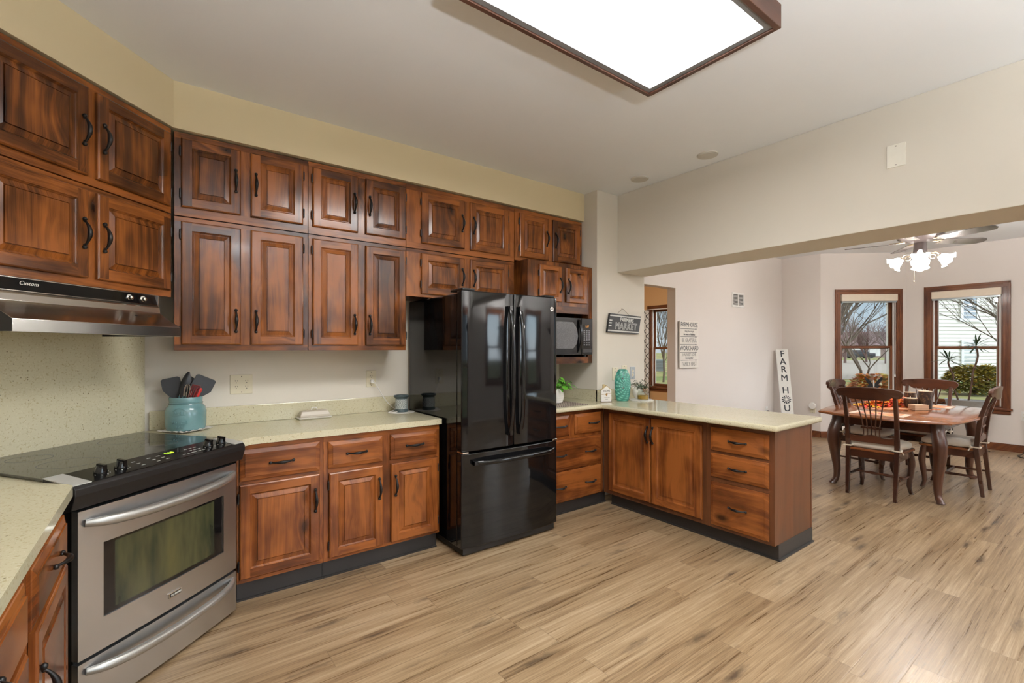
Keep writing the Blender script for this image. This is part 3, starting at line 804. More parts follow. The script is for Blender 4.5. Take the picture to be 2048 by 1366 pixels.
for gx in (-.30, -.275, -.255):
    for t in (.25,):
        p = onp(gx, t, .002); box(bm, p[0] - .007, p[0] + .007, p[1] - .003, p[1] + .003, p[2], p[2] + .0004)
O('function_keys', bm, PRINT, cp)
bm = B(); rings(bm, [[onp(x, .55, .0015), onp(x, .82, .0015), onp(x, .82, .0022), onp(x, .55, .0022)] for x in (-.365, -.265)]); dsp = O('clock_display', bm, PANELBLK, cp)
bm = B(); flat_text('1:18', -.325, .68, .026, 0, .0006); O('clock_digits', bm, LED_G, dsp)
for kx in (-.655, -.575, -.135, -.055):
    bm = B(); rm = Matrix.Translation(onp(kx, .45, .001)) @ Matrix.Rotation(PA, 4, 'X')
    lathe(bm, [(.022, 0), (.022, .008), (.019, .014), (.017, .030), (.013, .032)], 20, mat=rm)
    grip = B(); rings(grip, [[(x * .9, y, z) for (y, z) in ((-.021, .012), (-.0185, .036), (.0185, .036), (.021, .012))] for x in (-.0065, .0065)])
    me_ = bpy.data.meshes.new('g'); grip.to_mesh(me_); grip.free(); me_.transform(rm); bm.from_mesh(me_); bpy.data.meshes.remove(me_)
    O('knob', bm, PANELBLK, cp, smooth=35)
bm = B(); prism(bm, [(-.800, .121), (.040, .121), (.090, .73), (-.715, .73)], .916, .926); O('cooktop', bm, GLASSTOP, rg, bev=.002)
bm = B()
for (cx, cy, r) in ((-.58, .30, .10), (-.55, .56, .075), (-.17, .30, .075), (-.14, .56, .10)):
    for i in range(48):
        a, b = 2 * PI * i / 48, 2 * PI * (i + .9) / 48
        face(bm, [(cx + q * math.cos(t), cy + q * math.sin(t), .9263) for q, t in ((r, a), (r + .002, a), (r + .002, b), (r, b))])
O('burner_marking', bm, plain('burner_ring', (58, 56, 54), .3), rg)

# ---------------------------------------------------------------- hood
hp = dg(0, 0)
hd = thing('range_hood', 'black and stainless under-cabinet range hood over the cooktop', 'range hood', (hp[0], hp[1], 0), A)
HX0, HX1 = -1.06, -.285
bm = B()
prof = [(-.024, 1.695), (-.345, 1.695), (-.355, 1.640), (-.365, 1.628), (-.368, 1.600), (-.395, 1.578), (-.43, 1.556), (-.485, 1.524), (-.485, 1.474), (-.470, 1.474), (-.470, 1.492), (-.024, 1.492)]
rings(bm, [[(x, p[0], p[1]) for p in prof] for x in (HX0, HX1)]); O('canopy', bm, HOODST, hd, smooth=25, bev=.0015)
for x in (HX0 - .002, HX1):
    bm = B(); rings(bm, [[(xx, p[0], p[1]) for p in [(-.024, 1.694), (-.344, 1.694), (-.354, 1.64), (-.367, 1.60), (-.395, 1.577), (-.484, 1.523), (-.484, 1.476), (-.024, 1.476)]] for xx in (x, x + .002)]); O('end_plate', bm, BLACK, hd)
fa = math.atan2(.010, .055)
bm = B(); rings(bm, [[(x, -.3455, 1.6935), (x, -.3555, 1.642), (x, -.359, 1.6415), (x, -.349, 1.6945)] for x in (HX0 + .002, HX1 - .002)]); pn = O('control_strip', bm, GBLACK, hd)
bm = B()
for (z0, z1) in ((1.6925, 1.6955), (1.640, 1.643)):
    yy = -.3500 if z0 > 1.66 else -.3600
    box(bm, HX0, HX1, yy - .0015, yy + .004, z0, z1)
box(bm, HX1 - .004, HX1, -.360, -.352, 1.640, 1.694); O('bright_trim', bm, CHROME, hd)
bm = B(); text(bm, 'Custom', .022, tm(-.905, -.3574, 1.674, 0), 0, 0, 1.0, 'CENTER', .35); O('brand_script', bm, PRINT, pn)
for kx in (-.452, -.375):
    bm = B(); rm = Matrix.Translation((kx, -.353, 1.667)) @ Matrix.Rotation(R(90), 4, 'X')
    lathe(bm, [(.0125, 0), (.0125, .003), (.0105, .004), (.0095, .016), (.007, .018)], 16, mat=rm); k = O('knob', bm, CHROME, hd, smooth=40)
    bm = B(); lathe(bm, [(.016, .0), (.016, .0015), (.0128, .0015), (.0128, 0)], 20, mat=rm); O('knob_ring', bm, PRINT, k)
bm = B()
for kx in (-.46, -.38): box(bm, kx - .008, kx + .008, -.4005, -.398, 1.5765, 1.5785)
O('screw_tab', bm, BLACK, hd)

# ---------------------------------------------------------------- refrigerator
fr = thing('refrigerator', 'glossy black french-door refrigerator with bottom freezer drawer', 'refrigerator', (1.61, 2.70, 0), 0)
FW = .86
bm = B(); box(bm, .004, FW - .004, .088, .855, .055, 1.790); O('body', bm, GBLACK, fr, bev=.006)
bm = B(); box(bm, .02, FW - .02, .035, .80, .012, .06)
for x in (.06, FW - .06):
    for y in (.12, .78): tube(bm, [(x, y, 0), (x, y, .02)], .02, 10)
O('base_grille', bm, BLACK, fr)
def fdoor(name, x0, x1, z0, z1):
    bm = B(); n = 10; rs = []; bow = .012
    for i in range(n + 1):
        x = x0 + (x1 - x0) * i / n; u = 2 * x / FW - 1; y = .012 * (u * u)
        e = .010 if i in (0, n) else 0
        rs.append([(x, y + e, z0), (x, y + e, z1), (x, .080, z1), (x, .080, z0)])
    rings(bm, rs); return O(name, bm, GBLACK, fr, smooth=50, bev=.006, bseg=3)
d1 = fdoor('fridge_door', 0, FW / 2 - .003, .714, 1.805); d2 = fdoor('fridge_door', FW / 2 + .003, FW, .714, 1.805); d3 = fdoor('freezer_drawer', 0, FW, .060, .700)
def vbar(par, x, z0, z1):
    bm = B(); n = 24; rs = []
    for i in range(n + 1):
        t = i / n; s = 2 * t - 1; z = z0 + (z1 - z0) * t; e = abs(s) ** 9
        y = -.050 * (1 - .45 * s * s) * (1 - e) - .006
        w = .017; h = .011
        rs.append([(x + w * math.cos(a), y + h * math.sin(a), z) for a in [2 * PI * k / 12 for k in range(12)]])
    rings(bm, rs)
    for z in (z0 + .02, z1 - .02): box(bm, x - .013, x + .013, -.03, .006, z - .02, z + .02)
    O('handle', bm, GBLACK, par, smooth=50)
vbar(d1, FW / 2 - .047, .795, 1.715); vbar(d2, FW / 2 + .043, .795, 1.715)
bm = B(); n = 24; rs = []
for i in range(n + 1):
    t = i / n; s = 2 * t - 1; x = .075 + .735 * t; e = abs(s) ** 9
    y = -.050 * (1 - .35 * s * s) * (1 - e) - .006; rs.append([(x, y + .011 * math.cos(a), .637 + .017 * math.sin(a)) for a in [2 * PI * k / 12 for k in range(12)]])
rings(bm, rs)
for x in (.095, .79): box(bm, x - .02, x + .02, -.03, .008, .625, .65)
O('handle', bm, GBLACK, d3, smooth=50)
bm = B(); lathe(bm, [(.019, 0), (.019, .003), (.016, .004)], 24, mat=Matrix.Translation((FW - .062, .012, 1.715)) @ Matrix.Rotation(R(90), 4, 'X')); bdg = O('badge', bm, CHROME, d2)
bm = B(); text(bm, 'GE', .016, tm(FW - .062, .0075, 1.715), 0, .0004, 1, 'CENTER', .3); O('badge_monogram', bm, BLACK, bdg)
for x in (.015, FW - .115):
    bm = B(); box(bm, x, x + .10, .030, .20, 1.806, 1.824); O('hinge_cover', bm, BLACK, fr, bev=.006)
for x in (.004, FW - .05):
    bm = B(); box(bm, x, x + .046, .010, .085, .7015, .7125); O('mid_hinge', bm, CHROME, fr, bev=.002)

# ---------------------------------------------------------------- microwave
mw = thing('microwave', 'black microwave oven standing in the cabinet niche', 'microwave', (2.66, 3.045, 1.335), 0)
MW = .548
bm = B(); box(bm, 0, MW, .02, .42, .022, .355)
for x in (.04, MW - .04):
    for y in (.06, .36): tube(bm, [(x, y, 0), (x, y, .024)], .014, 8)
O('body', bm, BLACK, mw, bev=.004)
bm = B(); box(bm, 0, MW - .142, 0, .02, .022, .355); dm = O('door', bm, PANELBLK, mw, bev=.004)
bm = B(); pts = [(.035, .075), (.30, .075), (.345, .12), (.362, .19), (.345, .26), (.30, .315), (.035, .315)]
sheet(bm, pts, -.004, .0005)
def mw_glass():
    m = M('microwave_window'); co = m.obj()
    d = m.n('TexVoronoi', Vector=co, Scale=260.0).outputs['Distance']
    return m.pbr(m.mix(d, (.05, .052, .056), (.16, .165, .18)), .08, 0, None, 0, 1.0)
O('door_window', bm, mw_glass(), dm, bev=.003)
bm = B(); rs = []
for i in range(17):
    t = i / 16; s = 2 * t - 1; z = .04 + .30 * t; x = .372 + .012 * (1 - s * s); y = -.004 - .028 * (1 - s * s)
    rs.append([(x - .014, y, z), (x + .014, y, z), (x + .014, y + .010, z), (x - .014, y + .010, z)])
rings(bm, rs); O('handle', bm, GBLACK, dm, smooth=50)
bm = B(); box(bm, MW - .140, MW, -.004, .02, .022, .355); pn = O('control_panel', bm, PANELBLK, mw, bev=.004)
bm = B(); box(bm, MW - .118, MW - .030, -.0055, -.004, .262, .296); dsp = O('clock_display', bm, PANELBLK, pn)
bm = B(); text(bm, '1:17', .026, tm(MW - .074, -.006, .279), 0, .0004); O('clock_digits', bm, LED_A, dsp)
bm = B()
for r_ in range(8):
    for c_ in range(3):
        x = MW - .108 + .031 * c_; z = .240 - .0185 * r_
        w_ = .008 if r_ != 5 else .010
        box(bm, x - w_, x + w_, -.0052, -.004, z - .0045, z + .0045)
O('keypad', bm, plain('key_grey', (120, 122, 128), .5), pn)
bm = B(); box(bm, MW - .128, MW - .012, -.0065, -.004, .040, .072); O('open_button', bm, BLACK, pn, bev=.002)

# ---------------------------------------------------------------- ceiling light box
cl = thing('ceiling_light', 'large wood-framed fluorescent ceiling light with glowing panel', 'ceiling light', (1.535, 1.29, H), 0)
LX, LY = .64, .352
bm = B()
for (x0, x1, y0, y1) in ((-LX, LX, -LY, -LY + .022), (-LX, LX, LY - .022, LY), (-LX, -LX + .022, -LY + .022, LY - .022), (LX - .022, LX, -LY + .022, LY - .022)): box(bm, x0, x1, y0, y1, -.106, 0)
O('frame', bm, wood('lamp_frame_wood', 'x', (.030, .013, .009), (.060, .027, .018), (.10, .045, .030), .4, 0, False), cl, bev=.003)
bm = B()
for (x0, x1, y0, y1) in ((-LX + .022, LX - .022, -LY + .022, -LY + .052), (-LX + .022, LX - .022, LY - .052, LY - .022), (-LX + .022, -LX + .052, -LY + .052, LY - .052), (LX - .052, LX - .022, -LY + .052, LY - .052)): box(bm, x0, x1, y0, y1, -.098, -.084)
O('inner_trim', bm, plain('lamp_trim_grey', (120, 120, 122), .5), cl, bev=.002)
bm = B(); box(bm, -LX + .050, LX - .050, -LY + .050, LY - .050, -.088, -.080); O('diffuser', bm, DIFF, cl)
DISCM = plain('disc_cream', (196, 192, 184), .5)
# unseen lamps added to brighten the rooms, behind the camera and beyond the doorway
for (x, y, lb) in ((.9, -1.3, 'added unseen flush lamp behind the camera'), (6.2, -1.3, 'added unseen flush lamp of the family room'), (6.3, 5.4, 'added unseen flush lamp of the room beyond the doorway')):
    t = thing('flush_fill_lamp', lb, 'ceiling light', (x, y, H), 0, 'added flush lamps')
    bm = B(); lathe(bm, [(.19, -.03), (.20, -.02), (.20, 0)], 32); O('rim', bm, CHROME, t, smooth=40)
    bm = B(); lathe(bm, [(.01, -.10), (.09, -.092), (.15, -.068), (.182, -.03)], 32); O('glass_bowl', bm, LIVFILL if y > 3 else BACKFILL, t, smooth=60)
for (x, y, lb) in ((.35, -.62, 'added unseen torchiere behind the camera at the left'), (2.5, -1.95, 'added unseen torchiere behind the camera under the beam'), (6.9, -1.5, 'added unseen torchiere of the family room by its end wall'), (5.2, -2.1, 'added unseen torchiere of the family room by the rear windows')):  # uplights added out of view to brighten the ceiling
    t = thing('fill_uplight', lb, 'fill lamp', (x, y, 0), 0, 'added torchieres')
    bm = B(); lathe(bm, [(.15, 0), (.15, .02), (.02, .03)], 28); O('base', bm, HARD, t, smooth=40)
    bm = B(); tube(bm, [(0, 0, .02), (0, 0, 1.70)], .014, 10); O('pole', bm, HARD, t, smooth=40)
    bm = B(); lathe(bm, [(.02, 1.69), (.10, 1.73), (.19, 1.82), (.185, 1.82), (.10, 1.745), (.02, 1.71)], 32); O('bowl', bm, HARD, t, smooth=40)
    bm = B(); lathe(bm, [(.01, 1.775), (.13, 1.776)], 28); O('fill_glow', bm, UPFILL, t)
for (x, y, lb) in ((3.402, 2.01, 'round white ceiling disc nearer the camera'), (3.40, 2.654, 'round white ceiling disc farther, by the chase corner')):
    t = thing('ceiling_disc', lb, 'ceiling disc', (x, y, H), 0, 'white ceiling discs')
    bm = B(); lathe(bm, [(.064, -.010), (.076, -.008), (.078, 0)], 36); O('rim', bm, DISCM, t, smooth=30)
    bm = B(); lathe(bm, [(.001, -.012), (.062, -.012), (.063, -.009)], 36); O('cover', bm, DISCM, t, smooth=30)

# ---------------------------------------------------------------- wall plates
def outlet_pair(root, cx, cz, y=-.0072):
    bm = B(); bs = B()
    for dz in (.019, -.019):
        lathe(bm, [(.0168, 0), (.0168, .0014)], 20, mat=Matrix.Translation((cx, y + .0012, cz + dz)) @ Matrix.Rotation(R(90), 4, 'X'))
        for sx in (-.0062, .0062): box(bs, cx + sx - .0013, cx + sx + .0013, y - .0009, y, cz + dz + .001, cz + dz + .009)
        lathe(bs, [(.0026, 0), (.0026, .0009)], 10, mat=Matrix.Translation((cx, y, cz + dz - .008)) @ Matrix.Rotation(R(90), 4, 'X'))
    s = O('socket', bm, IVORY, root); O('slots', bs, SLOT, s)
def plate(label, loc, rz, w, h, kind, mat=IVORY, cat='outlet', group='wall plates'):
    t = thing('outlet_plate' if cat == 'outlet' else 'wall_plate', label, cat, loc, rz, group)
    bm = B(); box(bm, -w / 2, w / 2, -.006, 0, -h / 2, h / 2); O('cover_plate', bm, mat, t, bev=.002)
    bm = B()
    for dz in (-h / 2 + .012, h / 2 - .012): lathe(bm, [(.003, 0), (.003, .001)], 8, mat=Matrix.Translation((0, -.006, dz)) @ Matrix.Rotation(R(90), 4, 'X'))
    O('screws', bm, SLOT, t)
    if kind == 'double': outlet_pair(t, -.030, 0); outlet_pair(t, .030, 0)
    if kind == 'single': outlet_pair(t, 0, 0)
    return t
plate('wide ivory double outlet plate on the wall right of the blue jar', (.429, 3.61, 1.172), 0, .132, .128, 'double')
p1 = plate('narrow ivory outlet plate with a white cord plugged in, by the wax warmer', (1.316, 3.61, 1.175), 0, .078, .128, 'single')
plate('ivory outlet plate under the FARMERS MARKET sign, left of the teal vase', (3.563, 3.08, 1.165), 0, .086, .125, 'single')
t = plate('ivory switch plate half hidden behind the teal vase top', (3.70, 3.08, 1.185), 0, .075, .12, 'none', cat='switch')
bm = B(); box(bm, -.008, .008, -.014, -.006, -.018, .018); O('toggle', bm, IVORY, t)
t = plate('mottled grey outlet plate at the right of the teal vase', (3.825, 3.08, 1.165), 0, .078, .125, 'single', GALV)
plate('blank cream plate high on the ceiling beam', (3.60, .89, 2.592), R(-90), .092, .138, 'none', plain('plate_cream', (228, 224, 212), .4), 'wall plate')
t = plate('white outlet plate low on the wall behind the peninsula, left of the leaning board', (7.84, 3.61, .415), 0, .078, .12, 'single', WHITEP)
bm = B(); box(bm, -.02, .02, -.035, -.007, -.035, 0); O('plug', bm, BLACK, t, bev=.004)
t = plate('outlet plate on the alcove wall holding a round white night light', (8.38, 3.14, .44), R(-90), .078, .12, 'single')
nl = thing('night_light', 'round white plug-in night light on the alcove wall', 'night light', (8.38, 3.135, .485), R(-90))
bm = B(); lathe(bm, [(.02, 0), (.05, .004), (.055, .02), (.046, .034), (.01, .036)], 24, mat=Matrix.Translation((0, -.012, .01)) @ Matrix.Rotation(R(90), 4, 'X')); O('lens', bm, WHITEP, nl, smooth=50)
bm = B(); box(bm, -.018, .018, -.014, -.008, -.04, .03); O('plug_body', bm, WHITEP, nl)
t = plate('white outlet plate at the far right edge beside the window', (9.34, .92, .50), R(-90), .078, .12, 'single', WHITEP)
bm = B(); tube(bm, [(0, -.008, 0), (0, -.045, 0)], .016, 10); O('plug', bm, WHITEP, t, smooth=40)

# ---------------------------------------------------------------- signs
sg = thing('wall_sign', 'black slanted sign reading FARMERS MARKET hung by a wire', 'sign', (3.675, 3.062, 1.655), 0)
sg.rotation_euler = (0, R(1.6), 0)
def SK(x, z): return (x + .19 * z, z)
bm = B(); sheet(bm, [SK(-.232, -.092), SK(.232, -.092), SK(.232, .092), SK(-.232, .092)], -.012, .012); O('board', bm, plain('sign_black', (38, 38, 40), .6, 0, .3), sg)
bm = B()
for z0, z1 in ((.066, .078), (-.080, -.068)): sheet(bm, [SK(-.232, z0), SK(.232, z0), SK(.232, z1), SK(-.232, z1)], -.0135, -.012)
for z in (.026, .0, -.026): sheet(bm, [SK(-.232, z - .005), SK(-.192, z - .005), SK(-.192, z + .005), SK(-.232, z + .005)], -.0135, -.012)
O('stripes', bm, PRINT, sg)
bm = B(); text(bm, 'FARMERS', .053, tm(.028, -.0135, .0385), 0, .0012, .86, 'CENTER', .12, .0005, 1.12)
text(bm, 'MARKET', .092, tm(.018, -.0132, -.0255), 0, .0028, .86, 'CENTER', .12, .0004, 1.12); text(bm, 'MARKET', .092, tm(.018, -.0140, -.0255), 1, -.0012, .86, 'CENTER', .12, .0003, 1.12)
O('lettering', bm, [PRINT, plain('sign_grey', (112, 112, 114), .6)], sg)
bm = B()
for (a, b) in (((-.10, .10), (-.02, .148)), ((-.02, .148), (.10, .088)), ((-.035, .14), (.0, .150))): tube(bm, [(a[0], -.004, a[1]), (b[0], .010, b[1])], .0016, 5)
ball(bm, (-.02, .010, .15), .005, 8); O('hanging_wire', bm, STEM, sg)

fs = thing('wall_sign', 'white plank sign starting with the word FARMHOUSE', 'sign', (5.615, 3.588, 1.465), 0)
WHW = plain('white_wash', (226, 220, 212), .8, 0, .08, 0, .3, 40); INK = plain('sign_ink', (96, 96, 98), .8); INKL = plain('sign_ink_pale', (150, 146, 142), .8)
bm = B(); bk = B()
for k in range(6):
    zt = .312 - .104 * k
    box(bm, -.215, .215, -.010, .004, zt - .100, zt); 
for x in (-.15, .15): box(bk, x - .02, x + .02, .004, .02, -.30, .30)
O('planks', bm, WHW, fs, bev=.002); O('battens', bk, STEM, fs)
bm = B()
for s_, sz, k, dz, mi, sx in (('FARMHOUSE', .088, 0, 0, 0, .78), ('Reap the simple', .036, 1, .02, 1, .9), ('the seeds of kindness', .036, 1, -.022, 0, .85), ('BE GRATEFUL', .072, 2, 0, 1, .78), ('WORK HARD', .084, 3, 0, 0, .82), ('HARVEST LOVE', .05, 4, .02, 1, .9), ('love together', .036, 4, -.024, 0, .9), ('FAMILY FIRST', .072, 5, 0, 1, .8)):
    text(bm, s_, sz, tm(0, -.0108, .262 - .104 * k + dz), mi, .0008, sx, 'CENTER', 0, .0003)
for k in range(1, 6):
    z = .312 - .104 * k + .002; box(bm, -.19, .15, -.0115, -.010, z - .004, z + .002); box(bm, .14, .165, -.0115, -.010, z - .008, z + .006)
O('lettering', bm, [INK, INKL], fs)

fb = thing('leaning_board', 'tall white board lettered FARM H with windmill, leaning in the corner', 'sign', (7.85, 3.26, 0), 0)
fb.rotation_euler = (R(-14), 0, R(-48)) 
bm = B(); box(bm, -.088, .088, 0, .022, .0, 1.445); O('board', bm, plain('white_board', (222, 220, 214), .7, 0, .06), fb)
bm = B()
DK = plain('board_ink', (44, 46, 52), .7)
for s_, z in (('F', 1.365), ('A', 1.235), ('R', 1.105), ('M', .965), ('H', .765), ('U', .48), ('S', .34), ('E', .20)): text(bm, s_, .145, tm(0, -.001, z), 0, .002, .95)
for k in range(12):
    a = 2 * PI * k / 12; c = Vector((0, 0, .622)); r0, r1 = .016, .068
    p = [(c.x + r * math.cos(a + da), -.001, c.z + r * math.sin(a + da)) for r, da in ((r0, -.1), (r1, -.16), (r1, .16), (r0, .1))]
    face(bm, p)
O('lettering', bm, DK, fb)
bm = B(); tube(bm, spline([(7.84, 3.575, .39), (7.90, 3.53, .36), (8.05, 3.54, .33), (8.2, 3.5, .22), (8.25, 3.45, .01)], 5), .006, 6); tag(O('cable', bm, BLACK), 'black cable running from the low outlet behind the leaning board', 'cable')

vt = thing('air_vent', 'white louvred return-air grille high on the dining wall', 'vent', (6.935, 3.61, 2.142), 0)
bm = B(); w_, h_ = .178, .108
for (x0, x1, z0, z1) in ((-w_, -w_ + .028, -h_, h_), (w_ - .028, w_, -h_, h_), (-w_ + .028, w_ - .028, h_ - .028, h_), (-w_ + .028, w_ - .028, -h_, -h_ + .028), (-.010, .010, -h_ + .028, h_ - .028)): box(bm, x0, x1, -.010, 0, z0, z1)
O('frame', bm, WHITEP, vt, bev=.002)
bm = B(); box(bm, -w_ + .02, w_ - .02, -.001, 0, -h_ + .02, h_ - .02); O('backing', bm, plain('vent_dark', (92, 88, 84), .7), vt)
bm = B()
for k in range(8):
    z = -h_ + .036 + k * .0190
    for x0, x1 in ((-w_ + .028, -.010), (.010, w_ - .028)): rings(bm, [[(x, -.008, z), (x, -.002, z + .006), (x, -.001, z + .005), (x, -.007, z - .001)] for x in (x0, x1)])
O('louvres', bm, WHITEP, vt)

# ---------------------------------------------------------------- things on the left worktop
jx, jy = .118, 3.462
def cloth(bm, cx, cy, w, h, z, ang, amp=.004):
    n = 14; g = []
    for i in range(n + 1):
        row = []
        for j in range(n + 1):
            u, v = (i / n - .5) * w, (j / n - .5) * h
            e = max(abs(i / n - .5), abs(j / n - .5)) * 2
            zz = z + .003 + amp * (e > .85) * (math.sin(i * 1.9) + math.cos(j * 2.3) + 2) * .8
            x = cx + u * math.cos(ang) - v * math.sin(ang); y = cy + u * math.sin(ang) + v * math.cos(ang); row.append(bm.verts.new((x, y, zz)))
        g.append(row)
    for i in range(n):
        for j in range(n): bm.faces.new((g[i][j], g[i + 1][j], g[i + 1][j + 1], g[i][j + 1]))
bm = B(); cloth(bm, jx, jy - .005, .20, .20, CZ, R(40)); o = tag(O('trivet_cloth', bm, plain('white_cloth', (226, 222, 218), .9), smooth=60), 'small white knitted cloth under the blue jar', 'cloth')
d = o.modifiers.new('t', 'SOLIDIFY'); d.thickness = .002; d.offset = 0
jz = CZ + .006
jar = thing('utensil_jar', 'blue glazed mason-jar crock full of kitchen utensils', 'jar', (jx, jy, jz), R(-20))
bm = B(); lathe(bm, [(.02, .006), (.088, .0), (.100, .008), (.105, .03), (.106, .11), (.100, .138), (.088, .152), (.086, .158), (.089, .162), (.089, .166), (.084, .170), (.086, .196), (.084, .200), (.078, .199), (.076, .17), (.094, .13), (.094, .02), (.02, .014)], 40, caps=True); O('pot', bm, JAR, jar, smooth=40)
def curved_text(bm, s, size, r, z, a0=0, bold=.0004):
    w = len(s) * size * .62
    for i, ch in enumerate(s):
        a = a0 + ((i + .5) - len(s) / 2) * size * .66 / r
        text(bm, ch, size, Matrix.Rotation(a, 4, 'Z') @ tm(0, -r, z), 0, bold, 1, 'CENTER', 0, .003)
bm = B(); curved_text(bm, 'MASON', .024, .106, .055); curved_text(bm, 'JAR', .022, .106, .030)
for i in range(13):
    a = R(-16 + 32 * i / 12)
pts = [(.1068 * math.sin(R(-18 + 3 * i)), -.1068 * math.cos(R(-18 + 3 * i)), .122 + .018 * math.sin(PI * i / 12)) for i in range(13)]; tube(bm, pts, .0018, 6)
pts = [(.1068 * math.sin(R(-19 + 3 * i)), -.1068 * math.cos(R(-19 + 3 * i)), .098 + .002 * i / 12) for i in range(13)]; tube(bm, pts, .002, 6)
curved_text(bm, 'Ball', .022, .106, .112); O('embossed_lettering', bm, JAR, jar)
# utensils: everything in jar local coordinates converted to world by parenting free
def utensil(name, label, base, top, build, cat='utensil', mats=UTEN, rz=0):
    """handle runs base->top (offsets from the jar axis), head built at top in its own frame"""
    b = Vector(base) + Vector((jx, jy, jz)); t = Vector(top) + Vector((jx, jy, jz))
    d = (t - b).normalized(); xr = Vector((1, 0, 0)); xr = (xr - d * xr.dot(d)).normalized(); q = Matrix((xr, d.cross(xr), d)).transposed().to_quaternion()
    o = bpy.data.objects.new(name, None); COL.objects.link(o); o.location = b; o.rotation_mode = 'QUATERNION'
    o.rotation_quaternion = q @ Matrix.Rotation(rz, 4, 'Z').to_quaternion(); tag(o, label, cat, 'utensils in the blue jar')
    build(o, (t - b).length); return o
def spat(w, h, lean=0):
    def f(o, L):
        bm = B(); tube(bm, [(0, 0, 0), (0, 0, L * .95)], .007, 8); O('handle', bm, UTEN, o, smooth=50)
        bm = B(); sheet(bm, [(-.012, L - .02), (.012, L - .02), (w * .36, L + .02), (w / 2, L + .045), (w / 2 - .002, L + h - .008), (w / 2 - .012, L + h), (-w / 2 + .012, L + h), (-w / 2 + .002, L + h - .008), (-w / 2, L + .045), (-w * .36, L + .02)], -.003, .003); O('blade', bm, UTEN, o, bev=.002)
    return f
def spoon(w, h, bowl=.016):
    def f(o, L):
        bm = B(); tube(bm, [(0, 0, 0), (0, 0, L)], .0065, 8); O('handle', bm, UTEN, o, smooth=50)
        bm = B(); rs = []
        for i in range(9):
            t = i / 8; ww = max(.006, w / 2 * math.sin(PI * (.06 + .90 * t)) ** .7); rs.append([(ww * c, bowl * (c * c - 1) * math.sin(PI * t) + dd, L + h * t) for c, dd in ((-1, 0), (-.5, 0), (0, 0), (.5, 0), (1, 0), (.5, .003), (0, .003), (-.5, .003))])
        rings(bm, rs); O('bowl', bm, UTEN, o, smooth=60)
    return f
utensil('spatula', 'square black spatula at the left side of the blue jar', (-.02, .02, .03), (-.056, .030, .205), spat(.100, .112), rz=R(-8))
utensil('spoon', 'pointed black spoon leaning right, in front of the square spatula', (-.070, -.020, .03), (-.024, -.022, .205), spoon(.056, .150), rz=R(-35))
utensil('turner', 'broad black turner leaning out at the right side of the blue jar', (-.03, .0, .03), (.056, .012, .205), spat(.118, .120), rz=R(8))
utensil('ladle', 'round black ladle at the back of the blue jar', (.0, .04, .03), (.016, .048, .250), spoon(.072, .070, .026), rz=R(5))
def whisk(o, L):
    bm = B(); tube(bm, [(0, 0, 0), (0, 0, L * .8)], .008, 8); O('handle', bm, CHROME, o, smooth=50)
    bm = B()
    for k in range(4):
        a = PI * k / 4; pts = []
        for i in range(13):
            t = i / 12; q = (t - .5) * 2; r = .026 * math.cos(q * PI / 2) ** .0 * (1 if True else 0)
            ang = PI * t; pts.append((.028 * math.cos(ang) * (.35 + .65 * math.sin(ang)), 0, L * .78 + .105 * math.sin(ang)))
        tube(bm, [(p[0] * math.cos(a), p[0] * math.sin(a), p[2]) for p in pts], .0014, 5)
    O('wires', bm, CHROME, o, smooth=60)
utensil('whisk', 'steel wire whisk in the middle of the blue jar', (-.02, -.03, .03), (.002, -.040, .215), whisk)
def redh(o, L):
    bm = B(); tube(bm, [(0, 0, 0), (0, 0, L * .7)], .006, 8); O('shaft', bm, CHROME, o)
    bm = B(); tube(bm, [(0, 0, L * .68), (0, 0, L * .74), (0, 0, L + .045), (0, 0, L + .052)], [.010, .0135, .0135, .009], 12); O('grip', bm, RED, o, smooth=50)
utensil('red_utensil', 'red-handled utensil at the front right of the blue jar', (-.02, -.01, .03), (.052, -.034, .205), redh)
def slot_tool(o, L):
    bm = B(); tube(bm, [(0, 0, 0), (0, 0, L)], .006, 8); O('handle', bm, UTEN, o)
    bm = B()
    for x in (-.018, -.006, .006, .018): box(bm, x - .004, x + .004, -.002, .002, L - .015, L + .075)
    box(bm, -.022, .022, -.002, .002, L + .070, L + .082); box(bm, -.022, .022, -.002, .002, L - .022, L - .012); O('head', bm, plain('smoke_red', (96, 30, 34), .3), o, bev=.001)
utensil('slotted_tool', 'dark slotted masher beside the red-handled utensil', (-.03, -.02, .03), (.026, -.046, .195), slot_tool)

bd = thing('butter_dish', 'covered white and taupe butter dish on the worktop', 'butter dish', (.872, 3.525, CZ), 0)
bm = B(); rs = []
for (o_, z) in ((.01, 0), (0, .006), (-.004, .012), (.004, .014)): rs.append([(-.11 + o_, -.048 + o_, z), (.11 - o_, -.048 + o_, z), (.11 - o_, .048 - o_, z), (-.11 + o_, .048 - o_, z)])
rings(bm, rs); O('tray', bm, WHITEC, bd, bev=.003)
bm = B(); rs = []
for (o_, z) in ((0.008, .014), (.010, .030), (.020, .052), (.030, .058), (.05, .060)): rs.append([(-.11 + o_, -.048 + o_ * .8, z), (.11 - o_, -.048 + o_ * .8, z), (.11 - o_, .048 - o_ * .8, z), (-.11 + o_, .048 - o_ * .8, z)])
rings(bm, rs); lid = O('lid', bm, plain('taupe_glaze', (196, 186, 170), .3), bd, bev=.004)
bm = B(); tube(bm, spline([(-.02, 0, .058), (-.016, 0, .072), (0, 0, .077), (.016, 0, .072), (.02, 0, .058)], 4), .004, 8); O('knob', bm, WHITEC, lid, smooth=60)

